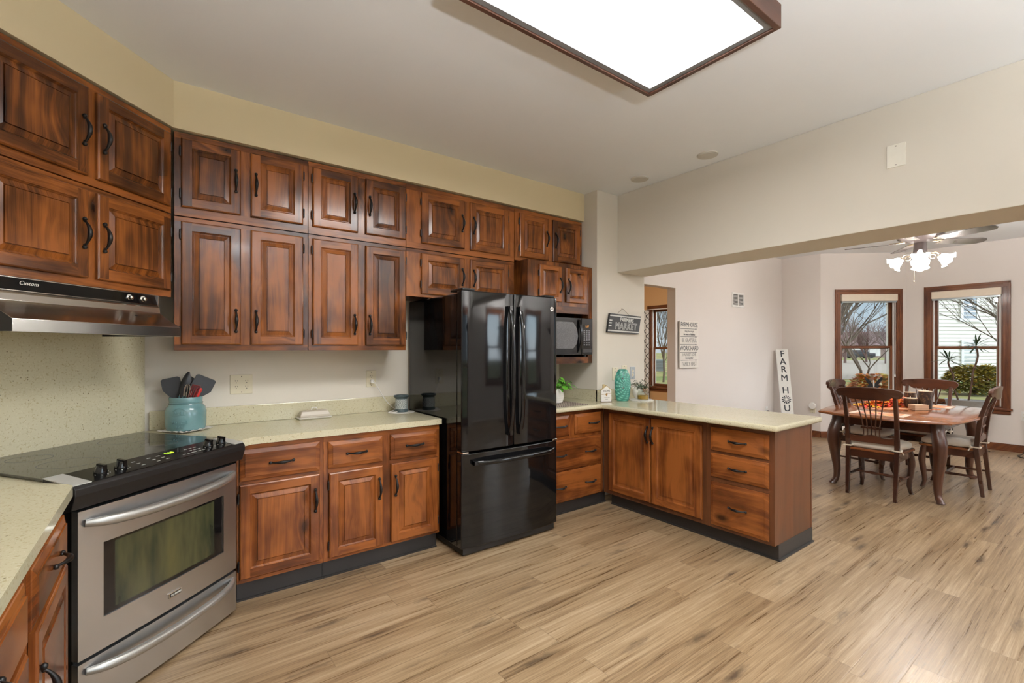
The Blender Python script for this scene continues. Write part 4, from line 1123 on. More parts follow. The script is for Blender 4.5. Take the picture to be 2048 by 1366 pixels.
ww = thing('wax_warmer', 'grey embossed ceramic wax warmer by the refrigerator', 'wax warmer', (1.497, 3.445, CZ + .006), 0)
def make_warmer():
    m = M('grey_scroll'); co = m.obj(); x, y, z = m.sep(co)
    a = m.math('ARCTAN2', y, x)
    v = m.comb(m.math('MULTIPLY', a, 1.6), m.math('MULTIPLY', z, 26), 0)
    w = m.n('TexWave', {'wave_type': 'RINGS', 'rings_direction': 'Z'}, Vector=v, Scale=1.3, Distortion=4.0, Detail=1.5)
    band = m.math('MULTIPLY', m.mapr(z, .022, .026), m.mapr(z, .098, .102, 1, 0))
    k = m.math('MULTIPLY', m.mapr(w.outputs[1], .35, .55), band)
    c = m.mix(k, lin(70, 84, 88), lin(214, 219, 217))
    return m.pbr(c, .3, 0, m.bump(k, .5, .004))
bm = B(); lathe(bm, [(.03, 0), (.050, 0), (.052, .012), (.047, .022), (.050, .05), (.047, .085), (.046, .108), (.056, .114), (.059, .122), (.054, .130), (.046, .128), (.044, .10), (.03, .10)], 36); O('body', bm, make_warmer(), ww, smooth=40)
bm = B(); lathe(bm, [(.005, .120), (.046, .121)], 24); O('wax', bm, plain('wax', (90, 112, 112), .3), ww)
bm = B(); lathe(bm, [(.01, 0), (.098, 0), (.102, .003), (.098, .005), (.01, .005)], 40); o = O('coaster', bm, WHITEC, None, (1.497, 3.445, CZ), smooth=40); tag(o, 'flat white disc under the wax warmer', 'coaster')
bm = B(); tube(bm, spline([(1.318, 3.588, 1.158), (1.330, 3.575, 1.150), (1.370, 3.555, 1.075), (1.41, 3.545, 1.005), (1.455, 3.54, .955), (1.468, 3.50, .935), (1.40, 3.46, CZ + .004), (1.455, 3.42, .925)], 6), .003, 6)
box(bm, 1.306, 1.330, 3.580, 3.604, 1.142, 1.168); o = O('power_cord', bm, WHITEP, smooth=50); tag(o, 'white power cord from the narrow outlet to the wax warmer', 'cord')

# ---------------------------------------------------------------- things on the peninsula side
def leaf(bm, p, d, L, w, droop=.3, mi=0):
    d = Vector(d).normalized(); side = d.cross(Vector((0, 0, 1)))
    side = side.normalized() if side.length > 1e-3 else Vector((1, 0, 0))
    p = Vector(p); rows = []
    for t, ww in ((0, .1), (.3, .85), (.6, 1), (.85, .6), (1, .05)):
        c = p + d * L * t - Vector((0, 0, 1)) * droop * L * t * t; rows.append((bm.verts.new(c - side * w * ww / 2 + Vector((0, 0, .12 * w * ww))), bm.verts.new(c), bm.verts.new(c + side * w * ww / 2 + Vector((0, 0, .12 * w * ww)))))
    for a, b in zip(rows, rows[1:]):
        for k in (0, 1):
            f = bm.faces.new((a[k], a[k + 1], b[k + 1], b[k])); f.material_index = mi
bm = B(); box(bm, 2.62, 3.04, 2.935, 3.30, CZ + .0005, CZ + .004)
def make_mat():
    m = M('woven_mat'); co = m.obj(); x, y, z = m.sep(co)
    a = m.math('SINE', m.math('MULTIPLY', x, 300)); b = m.math('SINE', m.math('MULTIPLY', y, 300))
    return m.pbr(m.mix(m.mapr(m.math('MULTIPLY', a, b), -.3, .3), lin(86, 70, 62), lin(176, 162, 150)), .8)
o = O('woven_mat', bm, make_mat()); tag(o, 'dark woven mat on the worktop beside the refrigerator', 'mat')
pp = thing('potted_plant', 'green leafy plant in a ribbed white pot beside the refrigerator', 'plant', (2.875, 3.185, CZ + .004), 0)
bm = B(); prof = [(.02, 0), (.048, 0)] 
for i in range(13):
    t = i / 12; r = .052 + .026 * math.sin(PI * (.15 + .75 * t)); prof += [(r, .006 + .0098 * i), (r - .002, .006 + .0098 * i + .007)]
prof += [(.055, .135), (.050, .13), (.02, .12)]
lathe(bm, prof, 32); O('pot', bm, WHITEC, pp, smooth=25)
bm = B(); rnd = random.Random(5); st = B()
for k in range(64):
    a = rnd.uniform(0, 2 * PI); e = rnd.uniform(.15, 1.35); r0 = rnd.uniform(.0, .035); base = Vector((r0 * math.cos(a), r0 * math.sin(a), .125))
    tip = base + Vector((math.cos(a) * math.cos(e), math.sin(a) * math.cos(e), math.sin(e))) * rnd.uniform(.05, .12)
    tube(st, [base, (base + tip) / 2 + Vector((0, 0, .01)), tip], .0016, 5); leaf(bm, tip, (math.cos(a), math.sin(a), rnd.uniform(-.2, .5)), rnd.uniform(.045, .07), rnd.uniform(.032, .048), rnd.uniform(.3, .9))
O('leaves', bm, LEAFL, pp, smooth=60); O('stems', st, LEAFL, pp)

hs = thing('house_sign', 'small white wooden house-shaped sign on the worktop corner', 'sign', (3.315, 2.972, CZ), R(-22))
bm = B(); box(bm, -.056, .056, -.012, .016, 0, .006); O('base', bm, STEM, hs)
bm = B(); sheet(bm, [(-.050, .006), (.050, .006), (.050, .112), (0, .150), (-.050, .112)], -.006, .010); bd_ = O('board', bm, WHITEP, hs)
bm = B(); box(bm, -.034, -.014, -.005, .009, .130, .165); sheet(bm, [(-.056, .108), (-.050, .1125), (0, .1505), (.050, .1125), (.056, .108), (.056, .114), (0, .157), (-.056, .114)], -.007, .011); O('roof', bm, plain('raw_wood', (190, 168, 120), .7), hs)
bm = B(); text(bm, 'HOME', .026, tm(.004, -.0066, .103), 0, .0006, .9); text(bm, 'is where love', .010, tm(.006, -.0066, .044), 0, 0); text(bm, 'grows', .012, tm(.0, -.0066, .028), 0, 0); O('lettering', bm, INKL, hs)
bm = B(); tube(bm, spline([(-.05, -.009, .070), (-.015, -.010, .074), (.01, -.011, .080), (.05, -.009, .083)], 4), .0014, 5); ball(bm, (0, -.011, .076), .008, 8); sheet(bm, [(-.012, .074), (.012, .078), (.002, .052)], -.011, -.008); O('twine_bow', bm, plain('twine', (176, 138, 90), .8), hs)

va = thing('vase', 'tall flattened teal vase embossed with a flower', 'vase', (3.515, 2.945, CZ), R(-37))
bm = B(); prof = [(.01, 0), (.050, 0), (.056, .008), (.066, .06), (.073, .13), (.073, .18), (.066, .235), (.052, .275), (.040, .296), (.030, .303), (.026, .303), (.030, .285), (.02, .27)]
lathe(bm, prof, 40, sx=1.05, sy=.55); O('body', bm, TEAL, va, smooth=60)
bm = B()
for (x, z) in ((-.008, .215), (-.004, .128)): ball(bm, (x, -.0385, z), .006, 8, 0, (1, .4, 1.3))
O('glaze_chip', bm, SLOT, va)

tr = thing('tray', 'white octagonal tray under the candle and white vase', 'tray', (3.70, 2.875, CZ), R(-37))
bm = B(); prism(bm, [(.118 * math.cos(R(22.5 + 45 * i)), .105 * math.sin(R(22.5 + 45 * i))) for i in range(8)], 0, .010); O('slab', bm, plain('marble_white', (228, 226, 222), .25, 0, .05, 0, .5, 9), tr, bev=.002)
cj = thing('candle_jar', 'clear glass jar holding an amber candle on the white tray', 'candle', (3.665, 2.825, CZ + .010), 0)
bm = B(); lathe(bm, [(.03, 0), (.050, .002), (.054, .012), (.054, .060), (.046, .074), (.046, .088), (.050, .092), (.046, .092), (.043, .086), (.043, .075), (.051, .060), (.051, .012), (.03, .008)], 32); O('glass', bm, CLEAR, cj, smooth=50)
bm = B(); lathe(bm, [(.01, .008), (.049, .010), (.050, .012), (.050, .046), (.01, .047)], 32); O('wax', bm, plain('amber_wax', (176, 132, 36), .3, 0, .1), cj, smooth=40)
wv = thing('potted_plant', 'dark trailing plant in a round white pot behind the amber candle', 'plant', (3.765, 2.945, CZ + .010), 0)
bm = B(); lathe(bm, [(.02, 0), (.042, 0), (.060, .03), (.066, .06), (.060, .092), (.044, .112), (.040, .116), (.036, .112), (.02, .10)], 32); O('pot', bm, WHITEC, wv, smooth=50)
bm = B(); rnd = random.Random(11)
for k in range(52):
    a = rnd.uniform(0, 2 * PI); e = rnd.uniform(-.1, 1.1); L = rnd.uniform(.03, .10); base = Vector((0, 0, .108)); tip = base + Vector((math.cos(a) * math.cos(e), math.sin(a) * math.cos(e), math.sin(e) * .8)) * L
    tube(bm, [base, tip], .0013, 4); leaf(bm, tip, (math.cos(a), math.sin(a), .2), .040, .022, .4)
O('leaves', bm, LEAFD, wv, smooth=60)
bm = B()
for k in range(7): leaf(bm, (-.02 + .008 * k, -.045, .112 - .012 * (k % 3)), (-.3 + .1 * k, -1, -.4), .045, .016, .9)
O('dry_leaves', bm, plain('dry_leaf', (128, 88, 58), .7), wv)

# ---------------------------------------------------------------- dining chairs
def by(z):                                    # y of the back plane at height z
    if z < .45: return -.235 + (z / .45) * .045
    if z < .75: return -.19 - (z - .45) / .3 * .03
    return -.22 - (z - .75) / .3 * .085
def make_chair(label):
    t = thing('dining_chair', label, 'chair', (0, 0, 0), 0, 'dining chairs')
    for s in (-1, 1):
        bm = B(); pts = [(s * (.186 + .012 * z), by(z), z) for z in (0, .10, .22, .34, .45, .56, .66, .76, .86, .97)]
        tube(bm, pts, [.020, .022, .024, .026, .027, .026, .025, .024, .023, .021], 4, rot=PI / 4); O('rear_post', bm, C_Z, t, bev=.004)
        bm = B(); tube(bm, spline([(s * .188, .185, .44), (s * .200, .200, .36), (s * .203, .207, .28), (s * .196, .196, .17), (s * .190, .188, .08), (s * .198, .202, .02), (s * .203, .210, 0)], 4), [.026] * 2 + [.029] * 4 + [.030] * 3 + [.027] * 4 + [.022] * 4 + [.018] * 4 + [.016] * 3 + [.019], 8); O('front_leg', bm, C_Z, t, smooth=60)
    bm = B(); n = 36; rs = []
    for i in range(n + 1):
        x = -.262 + .524 * i / n; u = abs(x) / .262
        zt = 1.052 - .022 * u * u; zb = .955
        if u < .52: zb = .932
        elif u < .74: zb = .932 + .032 * (.5 - .5 * math.cos(PI * (u - .52) / .22))
        else: zb = .964 - .010 * math.sin(PI * (u - .74) / .26)
        if u > .86:
            q = (u - .86) / .14; k = math.sqrt(max(0, 1 - q * q)); c = (zt + zb) / 2; hh = max((zt - zb) / 2 * k, .004); zt, zb = c + hh, c - hh
        yb = by(1.0) - .028 + .028 * u * u
        rs.append([(x, yb - .012, zb), (x, yb - .014, (zb + zt) / 2), (x, yb - .022, zt - .004), (x, yb - .006, zt), (x, yb + .010, zt - .004), (x, yb + .010, (zb + zt) / 2), (x, yb + .008, zb)])
    rings(bm, rs); O('crest_rail', bm, C_X, t, smooth=50)
    bm = B(); n = 20; rs = []
    for i in range(n + 1):
        x = -.185 + .37 * i / n; u = abs(x) / .185; zt = .578 + .012 * math.cos(PI * u * 1.6); rs.append([(x, by(.55) - .011, .515), (x, by(.55) - .011, zt), (x, by(.55) + .011, zt), (x, by(.55) + .011, .515)])
    rings(bm, rs); O('lower_rail', bm, C_X, t)
    bm = B(); box(bm, -.082, .082, by(.66) - .009, by(.66) + .009, .648, .664); O('cross_bar', bm, C_X, t)
    for k in range(5):
        a = (k - 2) / 2; bm = B(); tube(bm, spline([(a * .064, by(.57), .57), (a * .064, by(.66), .66), (a * .082, by(.78), .78), (a * .115, by(.95) - .018 * (1 - a * a), .945)], 4), .0058, 6); O('spindle', bm, C_Z, t, smooth=60)
    def outline(fw, bw, f, b, r=.05):
        P = []
        for (cx, cy, a0) in ((fw / 2 - r, f - r, 0), (-fw / 2 + r, f - r, 90), (-bw / 2 + .02, b + .02, 180), (bw / 2 - .02, b + .02, 270)):
            rr = r if cy > 0 else .02
            for k in range(5): a = R(a0 + 22.5 * k); P.append((cx + rr * math.cos(a), cy + rr * math.sin(a)))
        return P
    bm = B(); prism(bm, outline(.47, .41, .235, -.20), .428, .450); O('seat', bm, TT, t, bev=.006)
    bm = B()
    for (x0, x1, y0, y1) in ((-.19, .19, .175, .195), (-.19, .19, -.20, -.18), (-.205, -.185, -.18, .175), (.185, .205, -.18, .175)): box(bm, x0, x1, y0, y1, .362, .428)
    O('apron', bm, C_X, t)
    bm = B(); rs = []
    for (k, z) in ((.90, .452), (.985, .458), (1.0, .476), (.985, .496), (.90, .512), (.72, .522), (.45, .524), (.15, .512), (.01, .508)):
        rs.append([(p[0] * k * .95, p[1] * k * .95 + .008, z + (.004 * math.sin(i * 2.1) if .3 < k < .95 else 0)) for i, p in enumerate(outline(.46, .40, .225, -.185, .07))])
    rings(bm, rs); c = O('cushion', bm, CUSH, t, smooth=70)
    for s in (-1, 1):
        bm = B(); x = s * .192; tube(bm, [(x - s * .03, -.165, .468), (x - s * .03, by(.47) - .03, .47), (x + s * .03, by(.47) - .03, .468), (x + s * .03, -.165, .47), (x - s * .03, -.165, .468)], .007, 6)
        ball(bm, (x + s * .02, -.155, .468), .014, 8); tube(bm, [(x + s * .02, -.155, .466), (x + s * .035, -.14, .43)], .005, 5); O('tie', bm, TIE, c, smooth=60)
    for s in (-1, 1): bm = B(); tube(bm, [(s * .190, by(.17), .185), (s * .194, 0, .180), (s * .195, .19, .178)], [.009, .013, .009], 8); O('side_stretcher', bm, C_X, t, smooth=60)
    bm = B(); tube(bm, [(-.19, .03, .180), (-.10, .03, .180), (-.06, .03, .180), (0, .03, .18), (.06, .03, .18), (.10, .03, .180), (.19, .03, .180)], [.008, .010, .015, .010, .015, .010, .008], 8); O('cross_stretcher', bm, C_X, t, smooth=60)
    return t
ch = make_chair('dark dining chair nearest the camera, back toward it'); ch.location = (5.615, 1.525, 0); ch.rotation_euler = (0, 0, R(-90))
dup(ch, (6.435, 1.125, 0), 0, 'dark dining chair at the right side of the table, seen in profile')
dup(ch, (6.42, 1.86, 0), R(180), 'dark dining chair at the left side, in front of the alcove wall')
dup(ch, (7.02, 1.50, 0), R(90), 'dark dining chair at the far end, against the bay windows')

# ---------------------------------------------------------------- dining table
TX, TY = 6.355, 1.505
tb = thing('dining_table', 'reddish wooden dining table with dark cabriole legs', 'table', (TX, TY, 0), 0)
def tout(k=0.0):
    P = []; hx, hy, bx_, by_ = .80 - k, .525 - k, .145, .085
    n = 14
    for i in range(n): u = -1 + 2 * i / n; P.append((hx + bx_ * (1 - u * u), hy * u))
    for i in range(n): u = 1 - 2 * i / n; P.append((hx * u, hy + by_ * (1 - u * u)))
    for i in range(n): u = 1 - 2 * i / n; P.append((-hx - bx_ * (1 - u * u), hy * u))
    for i in range(n): u = -1 + 2 * i / n; P.append((hx * u, -hy - by_ * (1 - u * u)))
    return P
bm = B(); rs = [[(x, y, z) for x, y in tout(k)] for k, z in ((.022, .732), (.006, .736), (0, .745), (.003, .757), (.012, .763))]; rings(bm, rs); O('tabletop', bm, TT, tb, smooth=35)
bm = B()
for (x0, x1, y0, y1) in ((-.66, .66, .385, .41), (-.66, .66, -.41, -.385), (-.68, -.655, -.40, .40), (.655, .68, -.40, .40)): box(bm, x0, x1, y0, y1, .635, .732)
O('apron', bm, C_X, tb)
for sx in (-1, 1):
    for sy in (-1, 1):
        bm = B(); c = [(.655, .395, .732), (.660, .398, .66), (.690, .418, .56), (.697, .424, .47), (.680, .412, .32), (.660, .400, .16), (.668, .405, .06), (.695, .425, .015), (.700, .430, 0)]
        rr = [.052, .052, .055, .053, .044, .034, .028, .030, .034]; P = spline([(sx * a, sy * b, z) for a, b, z in c], 4); RR = []
        for i in range(len(P)): q = i / 4; k = min(int(q), 7); RR.append(rr[k] + (rr[k + 1] - rr[k]) * (q - k))
        tube(bm, P, RR, 10); O('leg', bm, C_Z, tb, smooth=60)
TZ = .7635
def fallmat():
    m = M('autumn_print'); co = m.obj(); n = m.n('TexVoronoi', Vector=co, Scale=24.0)
    c = m.ramp(m.sep(n.outputs['Color'])[0], [(0, lin(176, 56, 44)), (.3, lin(206, 176, 148)), (.55, lin(214, 122, 52)), (.75, lin(150, 60, 58)), (1, lin(222, 190, 120))]); return m.pbr(c, .85)
FALL = fallmat()
def rot_rect(cx, cy, w, h, a): return [(cx + u * w / 2 * math.cos(a) - v * h / 2 * math.sin(a), cy + u * w / 2 * math.sin(a) + v * h / 2 * math.cos(a)) for u, v in ((-1, -1), (1, -1), (1, 1), (-1, 1))]
bm = B(); prism(bm, rot_rect(6.46, 1.60, .66, .36, R(-38)), TZ, TZ + .003); tag(O('table_runner', bm, FALL), 'patterned red runner under the autumn leaves and candles', 'runner')
def matty(cx, cy, w, h, a, label):
    t = thing('placemat', label, 'placemat', (cx, cy, TZ), a, 'autumn placemats')
    bm = B(); prism(bm, rot_rect(0, 0, w, h, 0), 0, .003); O('border', bm, plain('mat_border', (222, 196, 176), .85), t)
    bm = B(); prism(bm, rot_rect(0, 0, w * .86, h * .78, 0), .003, .0042); O('print', bm, FALL, t)
matty(5.71, 1.545, .30, .44, 0, 'autumn placemat nearest the camera, behind the front chair')
matty(6.93, 1.42, .28, .40, 0, 'red autumn placemat at the far end of the table')
matty(6.42, 1.93, .42, .24, 0, 'autumn placemat on the left side of the table') if False else None
lf = thing('leaf_garland', 'pile of orange and red artificial autumn leaves', 'garland', (6.50, 1.66, TZ + .004), R(-38))
cols = [plain('leaf_yellow', (240, 172, 30), .6, 0, .2), plain('leaf_orange', (232, 110, 22), .6, 0, .2), plain('leaf_red', (206, 48, 30), .6, 0, .2)]
bm = B(); rnd = random.Random(9)
for k in range(170):
    u = rnd.uniform(-.30, .20); v = rnd.gauss(0, .055); hgt = .012 + max(0, .085 - abs(v) * .6 - abs(u + .02) * .12) * rnd.random()
    if u > .10: hgt += .05 * rnd.random()
    a = rnd.uniform(0, 2 * PI); mi = rnd.choice((0, 0, 1, 1, 1, 2)); L = rnd.uniform(.05, .085)
    for da in (-.7, 0, .7): leaf(bm, (u, v, hgt), (math.cos(a + da), math.sin(a + da), rnd.uniform(.0, .7)), L * (1 if da == 0 else .75), L * .42, .5, mi)
o = O('leaves', bm, cols, lf, smooth=60); o['kind'] = 'stuff'
def make_candle():
    m = M('speckled_candle'); co = m.obj(); n = m.noise(m.vmul(co, (60, 60, 30)), 1.0, 3, .7)
    return m.pbr(m.ramp(n, [(.35, lin(30, 20, 18)), (.52, lin(58, 38, 28)), (.64, lin(112, 86, 58)), (.75, lin(50, 30, 24))]), .4)
CAND = make_candle(); WAX = plain('ivory_wax', (226, 208, 184), .5)
def candle(x, y, r, h, label, sq=False):
    t = thing('pillar_candle', label, 'candle', (x, y, TZ + .003), 0, 'candles on the dining table')
    bm = B(); prof = [(r * .9, 0), (r, .006), (r, h - .01), (r * 1.02, h)] if not sq else [(r * .55, 0), (r * .8, h * .2), (r, h * .5), (r, h)]
    lathe(bm, prof, 28); O('holder', bm, CAND, t, smooth=40)
    bm = B(); lathe(bm, [(r, h), (r * 1.03, h + .006), (r * .2, h + .006)], 28); w_ = O('rim', bm, WAX, t, smooth=40)
    bm = B(); tube(bm, [(0, 0, h + .004), (0, 0, h + .026)], .004, 6); O('wick', bm, WAX, t)
candle(6.56, 1.375, .058, .185, 'tall dark speckled pillar candle, the highest of the three')
candle(6.50, 1.485, .058, .105, 'short tapered speckled candle in front, left of the tall one', True)
candle(6.68, 1.53, .050, .155, 'candle half hidden behind the short tapered one')
bx_ = thing('wooden_box', 'small pale wooden box lying before the candles', 'box', (6.395, 1.395, TZ + .003), R(-38))
bm = B(); box(bm, -.072, .072, -.045, .045, 0, .055); O('body', bm, plain('pale_wood', (205, 170, 140), .7, 0, .12), bx_, bev=.002)
bm = B()
for z in (.016, .034): box(bm, -.0725, .0725, -.0455, .0455, z, z + .0015)
O('seam', bm, STEM, bx_)

# ---------------------------------------------------------------- planter by the window
pl = thing('planter', 'galvanised tub on a wire stand holding two spiky dracaena stems', 'plant', (8.93, 1.44, 0), R(90))
bm = B(); prof = [(.17, .50), (.185, .505), (.215, .69), (.222, .695), (.222, .705), (.205, .705), (.20, .68), (.10, .66)]
lathe(bm, prof, 40, sx=1.0, sy=.62); O('tub', bm, GALV, pl, smooth=40)
bm = B(); lathe(bm, [(.01, .668), (.20, .668)], 30, sx=1, sy=.6); O('soil', bm, STEM, pl)
bm = B()
for s in (-1, 1):
    for q in (-1, 1): tube(bm, spline([(s * .17, q * .10, .50), (s * .19, q * .12, .40), (s * .15, q * .10, .22), (s * .19, q * .14, .02), (s * .22, q * .15, 0.006)], 5), .006, 6)
    tube(bm, spline([(s * .205, -.02, .66), (s * .26, -.02, .62), (s * .26, -.02, .56), (s * .20, -.02, .54)], 5), .005, 6)
tube(bm, [(.185 * math.cos(2 * PI * i / 24), .115 * math.sin(2 * PI * i / 24), .495) for i in range(25)], .006, 6); O('wire_stand', bm, HARD, pl, smooth=60)
def drac(pts, seed, n, L):
    bm = B(); tube(bm, spline(pts, 6), .011, 8); s_ = O('stem', bm, STEM, pl, smooth=60)
    bm = B(); rnd = random.Random(seed); top = Vector(pts[-1])
    for k in range(n):
        a = 2 * PI * k / n * 2.4 + rnd.uniform(-.2, .2); e = rnd.uniform(-.25, 1.35); leaf(bm, top + Vector((0, 0, rnd.uniform(-.03, .02))), (math.cos(a) * math.cos(e), math.sin(a) * math.cos(e), math.sin(e)), L * rnd.uniform(.7, 1.1), .020, .28)
    O('leaf_rosette', bm, LEAFD, s_, smooth=60)
drac([(.07, 0, .66), (.10, .0, .78), (.135, .0, .92), (.125, 0, 1.02), (.15, 0, 1.10), (.18, 0, 1.20), (.175, 0, 1.25)], 2, 26, .24)
drac([(-.02, 0, .66), (-.045, .0, .80), (-.06, .0, .95), (-.075, 0, 1.10), (-.105, 0, 1.22), (-.12, 0, 1.32), (-.105, 0, 1.45)], 4, 28, .23)
bf = thing('butterfly_ornament', 'black metal butterfly ornament standing before the left bay window', 'ornament', (8.60, 2.40, 0), R(-47))
bm = B(); lathe(bm, [(.08, 0), (.08, .01), (.01, .015)], 20); tube(bm, [(0, 0, .01), (0, 0, .90)], .007, 8); O('stand', bm, HARD, bf, smooth=40)
bm = B()
for s in (-1, 1):
    sheet(bm, [(0, .86), (s * .05, .93), (s * .115, .99), (s * .12, .955), (s * .085, .90), (s * .06, .87), (s * .085, .845), (s * .05, .815), (s * .01, .84)], -.003, .003)
O('wings', bm, HARD, bf)
bm = B(); tube(bm, [(0, -.006, .82), (0, -.008, .87), (0, -.006, .92)], [.005, .010, .006], 8); ball(bm, (0, -.006, .928), .009, 8); O('body', bm, WHITEP, bf, smooth=60)
bm = B(); tube(bm, spline([(9.0, .86, .006), (8.9, .83, .006), (8.88, .90, .006), (8.97, .95, .012), (9.2, .93, .006), (9.31, .92, .10), (9.30, .92, .44), (9.29, .92, .49)], 6), .006, 6); tag(O('floor_cable', bm, BLACK, smooth=60), 'black cable curled on the floor at the right edge', 'cable')

# ---------------------------------------------------------------- ceiling fan
FC = (6.37, 1.375)
fn = thing('ceiling_fan', 'dark five-blade ceiling fan with tulip glass lamps over the dining table', 'ceiling fan', (FC[0], FC[1], H), 0)
bm = B(); lathe(bm, [(.03, -.06), (.06, -.05), (.07, 0)], 24); tube(bm, [(0, 0, -.05), (0, 0, -.28)], .012, 10); O('downrod', bm, HARD, fn, smooth=40)
FBR = plain('antique_brass', (150, 132, 108), .3, .8); FDK = plain('fan_bronze', (44, 36, 34), .35, .4)
bm = B(); lathe(bm, [(.03, -.25), (.10, -.265), (.185, -.29), (.20, -.32), (.19, -.345), (.12, -.385), (.055, -.40), (.03, -.40)], 36); O('motor_housing', bm, FDK, fn, smooth=35)
bm = B(); lathe(bm, [(.05, -.395), (.052, -.41), (.056, -.47), (.058, -.50), (.03, -.515), (.04, -.53), (.05, -.55), (.03, -.57)], 28); O('switch_housing', bm, FDK, fn, smooth=35)
BLADE = wood('fan_blade_wood', 'x', (.030, .024, .022), (.05, .042, .040), (.08, .066, .06), .3, .3, False)
for k in range(5):
    a = R(-40 + 72 * k); mt = Matrix.Rotation(a, 4, 'Z') @ Matrix.Translation((0, 0, -.385)) @ Matrix.Rotation(R(-11), 4, 'X')
    bm = B(); P = [(.19, -.058), (.56, -.072), (.61, -.060), (.645, -.02), (.645, .02), (.61, .060), (.56, .072), (.19, .058)]
    a_ = [bm.verts.new(mt @ Vector((x, y, -.003))) for x, y in P]; b_ = [bm.verts.new(mt @ Vector((x, y, .003))) for x, y in P]
    bm.faces.new(list(reversed(a_))); bm.faces.new(b_)
    for i in range(len(P)): bm.faces.new((a_[i], a_[(i + 1) % 8], b_[(i + 1) % 8], b_[i]))
    bl = O('blade', bm, BLADE, fn)
    bm = B(); pts = [mt @ Vector(p) for p in ((.10, 0, .01), (.16, 0, .004), (.20, .03, .004), (.25, .035, .004))]; tube(bm, pts, .008, 6); pts = [mt @ Vector(p) for p in ((.10, 0, .01), (.16, 0, .004), (.20, -.03, .004), (.25, -.035, .004))]; tube(bm, pts, .008, 6); O('blade_bracket', bm, FBR, bl, smooth=60)
for k in range(4):
    a = R((192, 274, 12, 110)[k]); rz = Matrix.Rotation(a, 4, 'Z')
    bm = B(); pts = [rz @ Vector(p) for p in spline([(.03, 0, -.55), (.08, 0, -.52), (.125, 0, -.515), (.150, 0, -.54), (.150, 0, -.56)], 5)]; tube(bm, pts, .007, 7)
    pts = [rz @ Vector((.10 + .022 * math.cos(q), 0, -.555 + .022 * math.sin(q))) for q in [2 * PI * i / 16 for i in range(15)]]; tube(bm, pts, .0045, 6)
    lathe(bm, [(.012, .01), (.026, 0), (.026, -.015)], 14, mat=rz @ Matrix.Translation((.150, 0, -.555)) @ Matrix.Rotation(R(-48), 4, 'Y')); ar = O('lamp_arm', bm, FBR, fn, smooth=60)
    bm = B(); tilt = rz @ Matrix.Translation((.150, 0, -.555)) @ Matrix.Rotation(R(-52 if k else -66), 4, 'Y'); rs = []
    for (r, z, wv_) in ((.020, 0, 0), (.032, -.016, .0), (.044, -.040, .02), (.050, -.064, .06), (.060, -.086, .14), (.072, -.100, .22)):
        rs.append([tilt @ Vector((r * (1 + wv_ * math.cos(6 * q)) * math.cos(q), r * (1 + wv_ * math.cos(6 * q)) * math.sin(q), z + .05 * wv_ * math.cos(6 * q))) for q in [2 * PI * i / 36 for i in range(36)]])
    rings(bm, rs, True, False); O('tulip_shade', bm, BULB, ar, smooth=70)
    bm = B(); c = tilt @ Vector((0, 0, -.058)); ball(bm, c, .030, 14); O('bulb', bm, BULB, ar, smooth=70)
bm = B(); tube(bm, [(-.065, .035, -.52), (-.065, .035, -.80)], .002, 5); ball(bm, (-.065, .035, -.806), .009, 8, 0, (1, 1, .8)); O('pull_chain', bm, FBR, fn)

# ---------------------------------------------------------------- room beyond the doorway
cu = thing('curtain', 'white curtain with black lattice print beside the doorway window', 'curtain', (8.30, 6.36, 0), R(-90))
def make_curt():
    m = M('lattice_curtain'); co = m.obj(); x, y, z = m.sep(co)
    u = m.math('MULTIPLY', x, 2 * PI / .125); v = m.math('MULTIPLY', z, 2 * PI / .21)
    f = m.math('ABSOLUTE', m.math('ADD', m.math('COSINE', u), m.math('COSINE', v)))
    k = m.mapr(f, .18, .30, 1, 0)
    return m.pbr(m.mix(k, lin(214, 210, 204), lin(38, 38, 42)), .85)
bm = B(); g = []
for i in range(25):
    x = -.19 + .30 * i / 24; yy = .028 * math.sin(i * 1.15); g.append([bm.verts.new((x, yy, z)) for z in (.06, .8, 1.6, 2.22)])
for a, b in zip(g, g[1:]):
    for k in range(3): bm.faces.new((a[k], b[k], b[k + 1], a[k + 1]))
O('cloth', bm, make_curt(), cu, smooth=70)
rod = thing('curtain_rod', 'thin white curtain rod above the doorway window', 'curtain rod', (8.30, 5.7, 2.24), R(-90))
bm = B(); tube(bm, [(-1.0, 0, 0), (.95, 0, 0)], .009, 8); O('rod', bm, WHITEP, rod, smooth=50)
bm = B()
for x in (-.72, .72): tube(bm, [(x, 0, 0), (x, .075, 0)], .008, 6)
O('bracket', bm, WHITEP, rod)

# ---------------------------------------------------------------- outdoors
GZ = -.30
def make_lawn():
    m = M('winter_lawn'); co = m.obj(); n = m.noise(co, .6, 4); n2 = m.noise(co, 9, 3)
    c = m.mix(n2, lin(128, 128, 70), lin(172, 170, 108)); c = m.mix(m.mapr(n, .52, .62), c, lin(180, 160, 118)); c = m.mix(m.mapr(m.noise(m.vadd(co, (9, 2, 0)), .35, 3), .5, .6), c, lin(104, 132, 62)); return m.pbr(c, .95)
bm = B(); face(bm, [(-60, -60, GZ), (160, -60, GZ), (160, 120, GZ), (-60, 120, GZ)]); struct('ground', bm, make_lawn())
fwd = Vector((math.sin(YAW), math.cos(YAW))); rgt = Vector((math.cos(YAW), -math.sin(YAW)))
def view(px, t): a = (px - 1024) / 937.56; q = (fwd + rgt * a) * t; return (q.x, q.y)
bm = B(); q = [view(1350, 26), view(2250, 26), view(2250, 70), view(1350, 70)]; face(bm, [(p[0], p[1], GZ + .02) for p in q]); struct('road', bm, plain('pale_asphalt', (176, 170, 160), .95, 0, .06, 0, .2, 2))
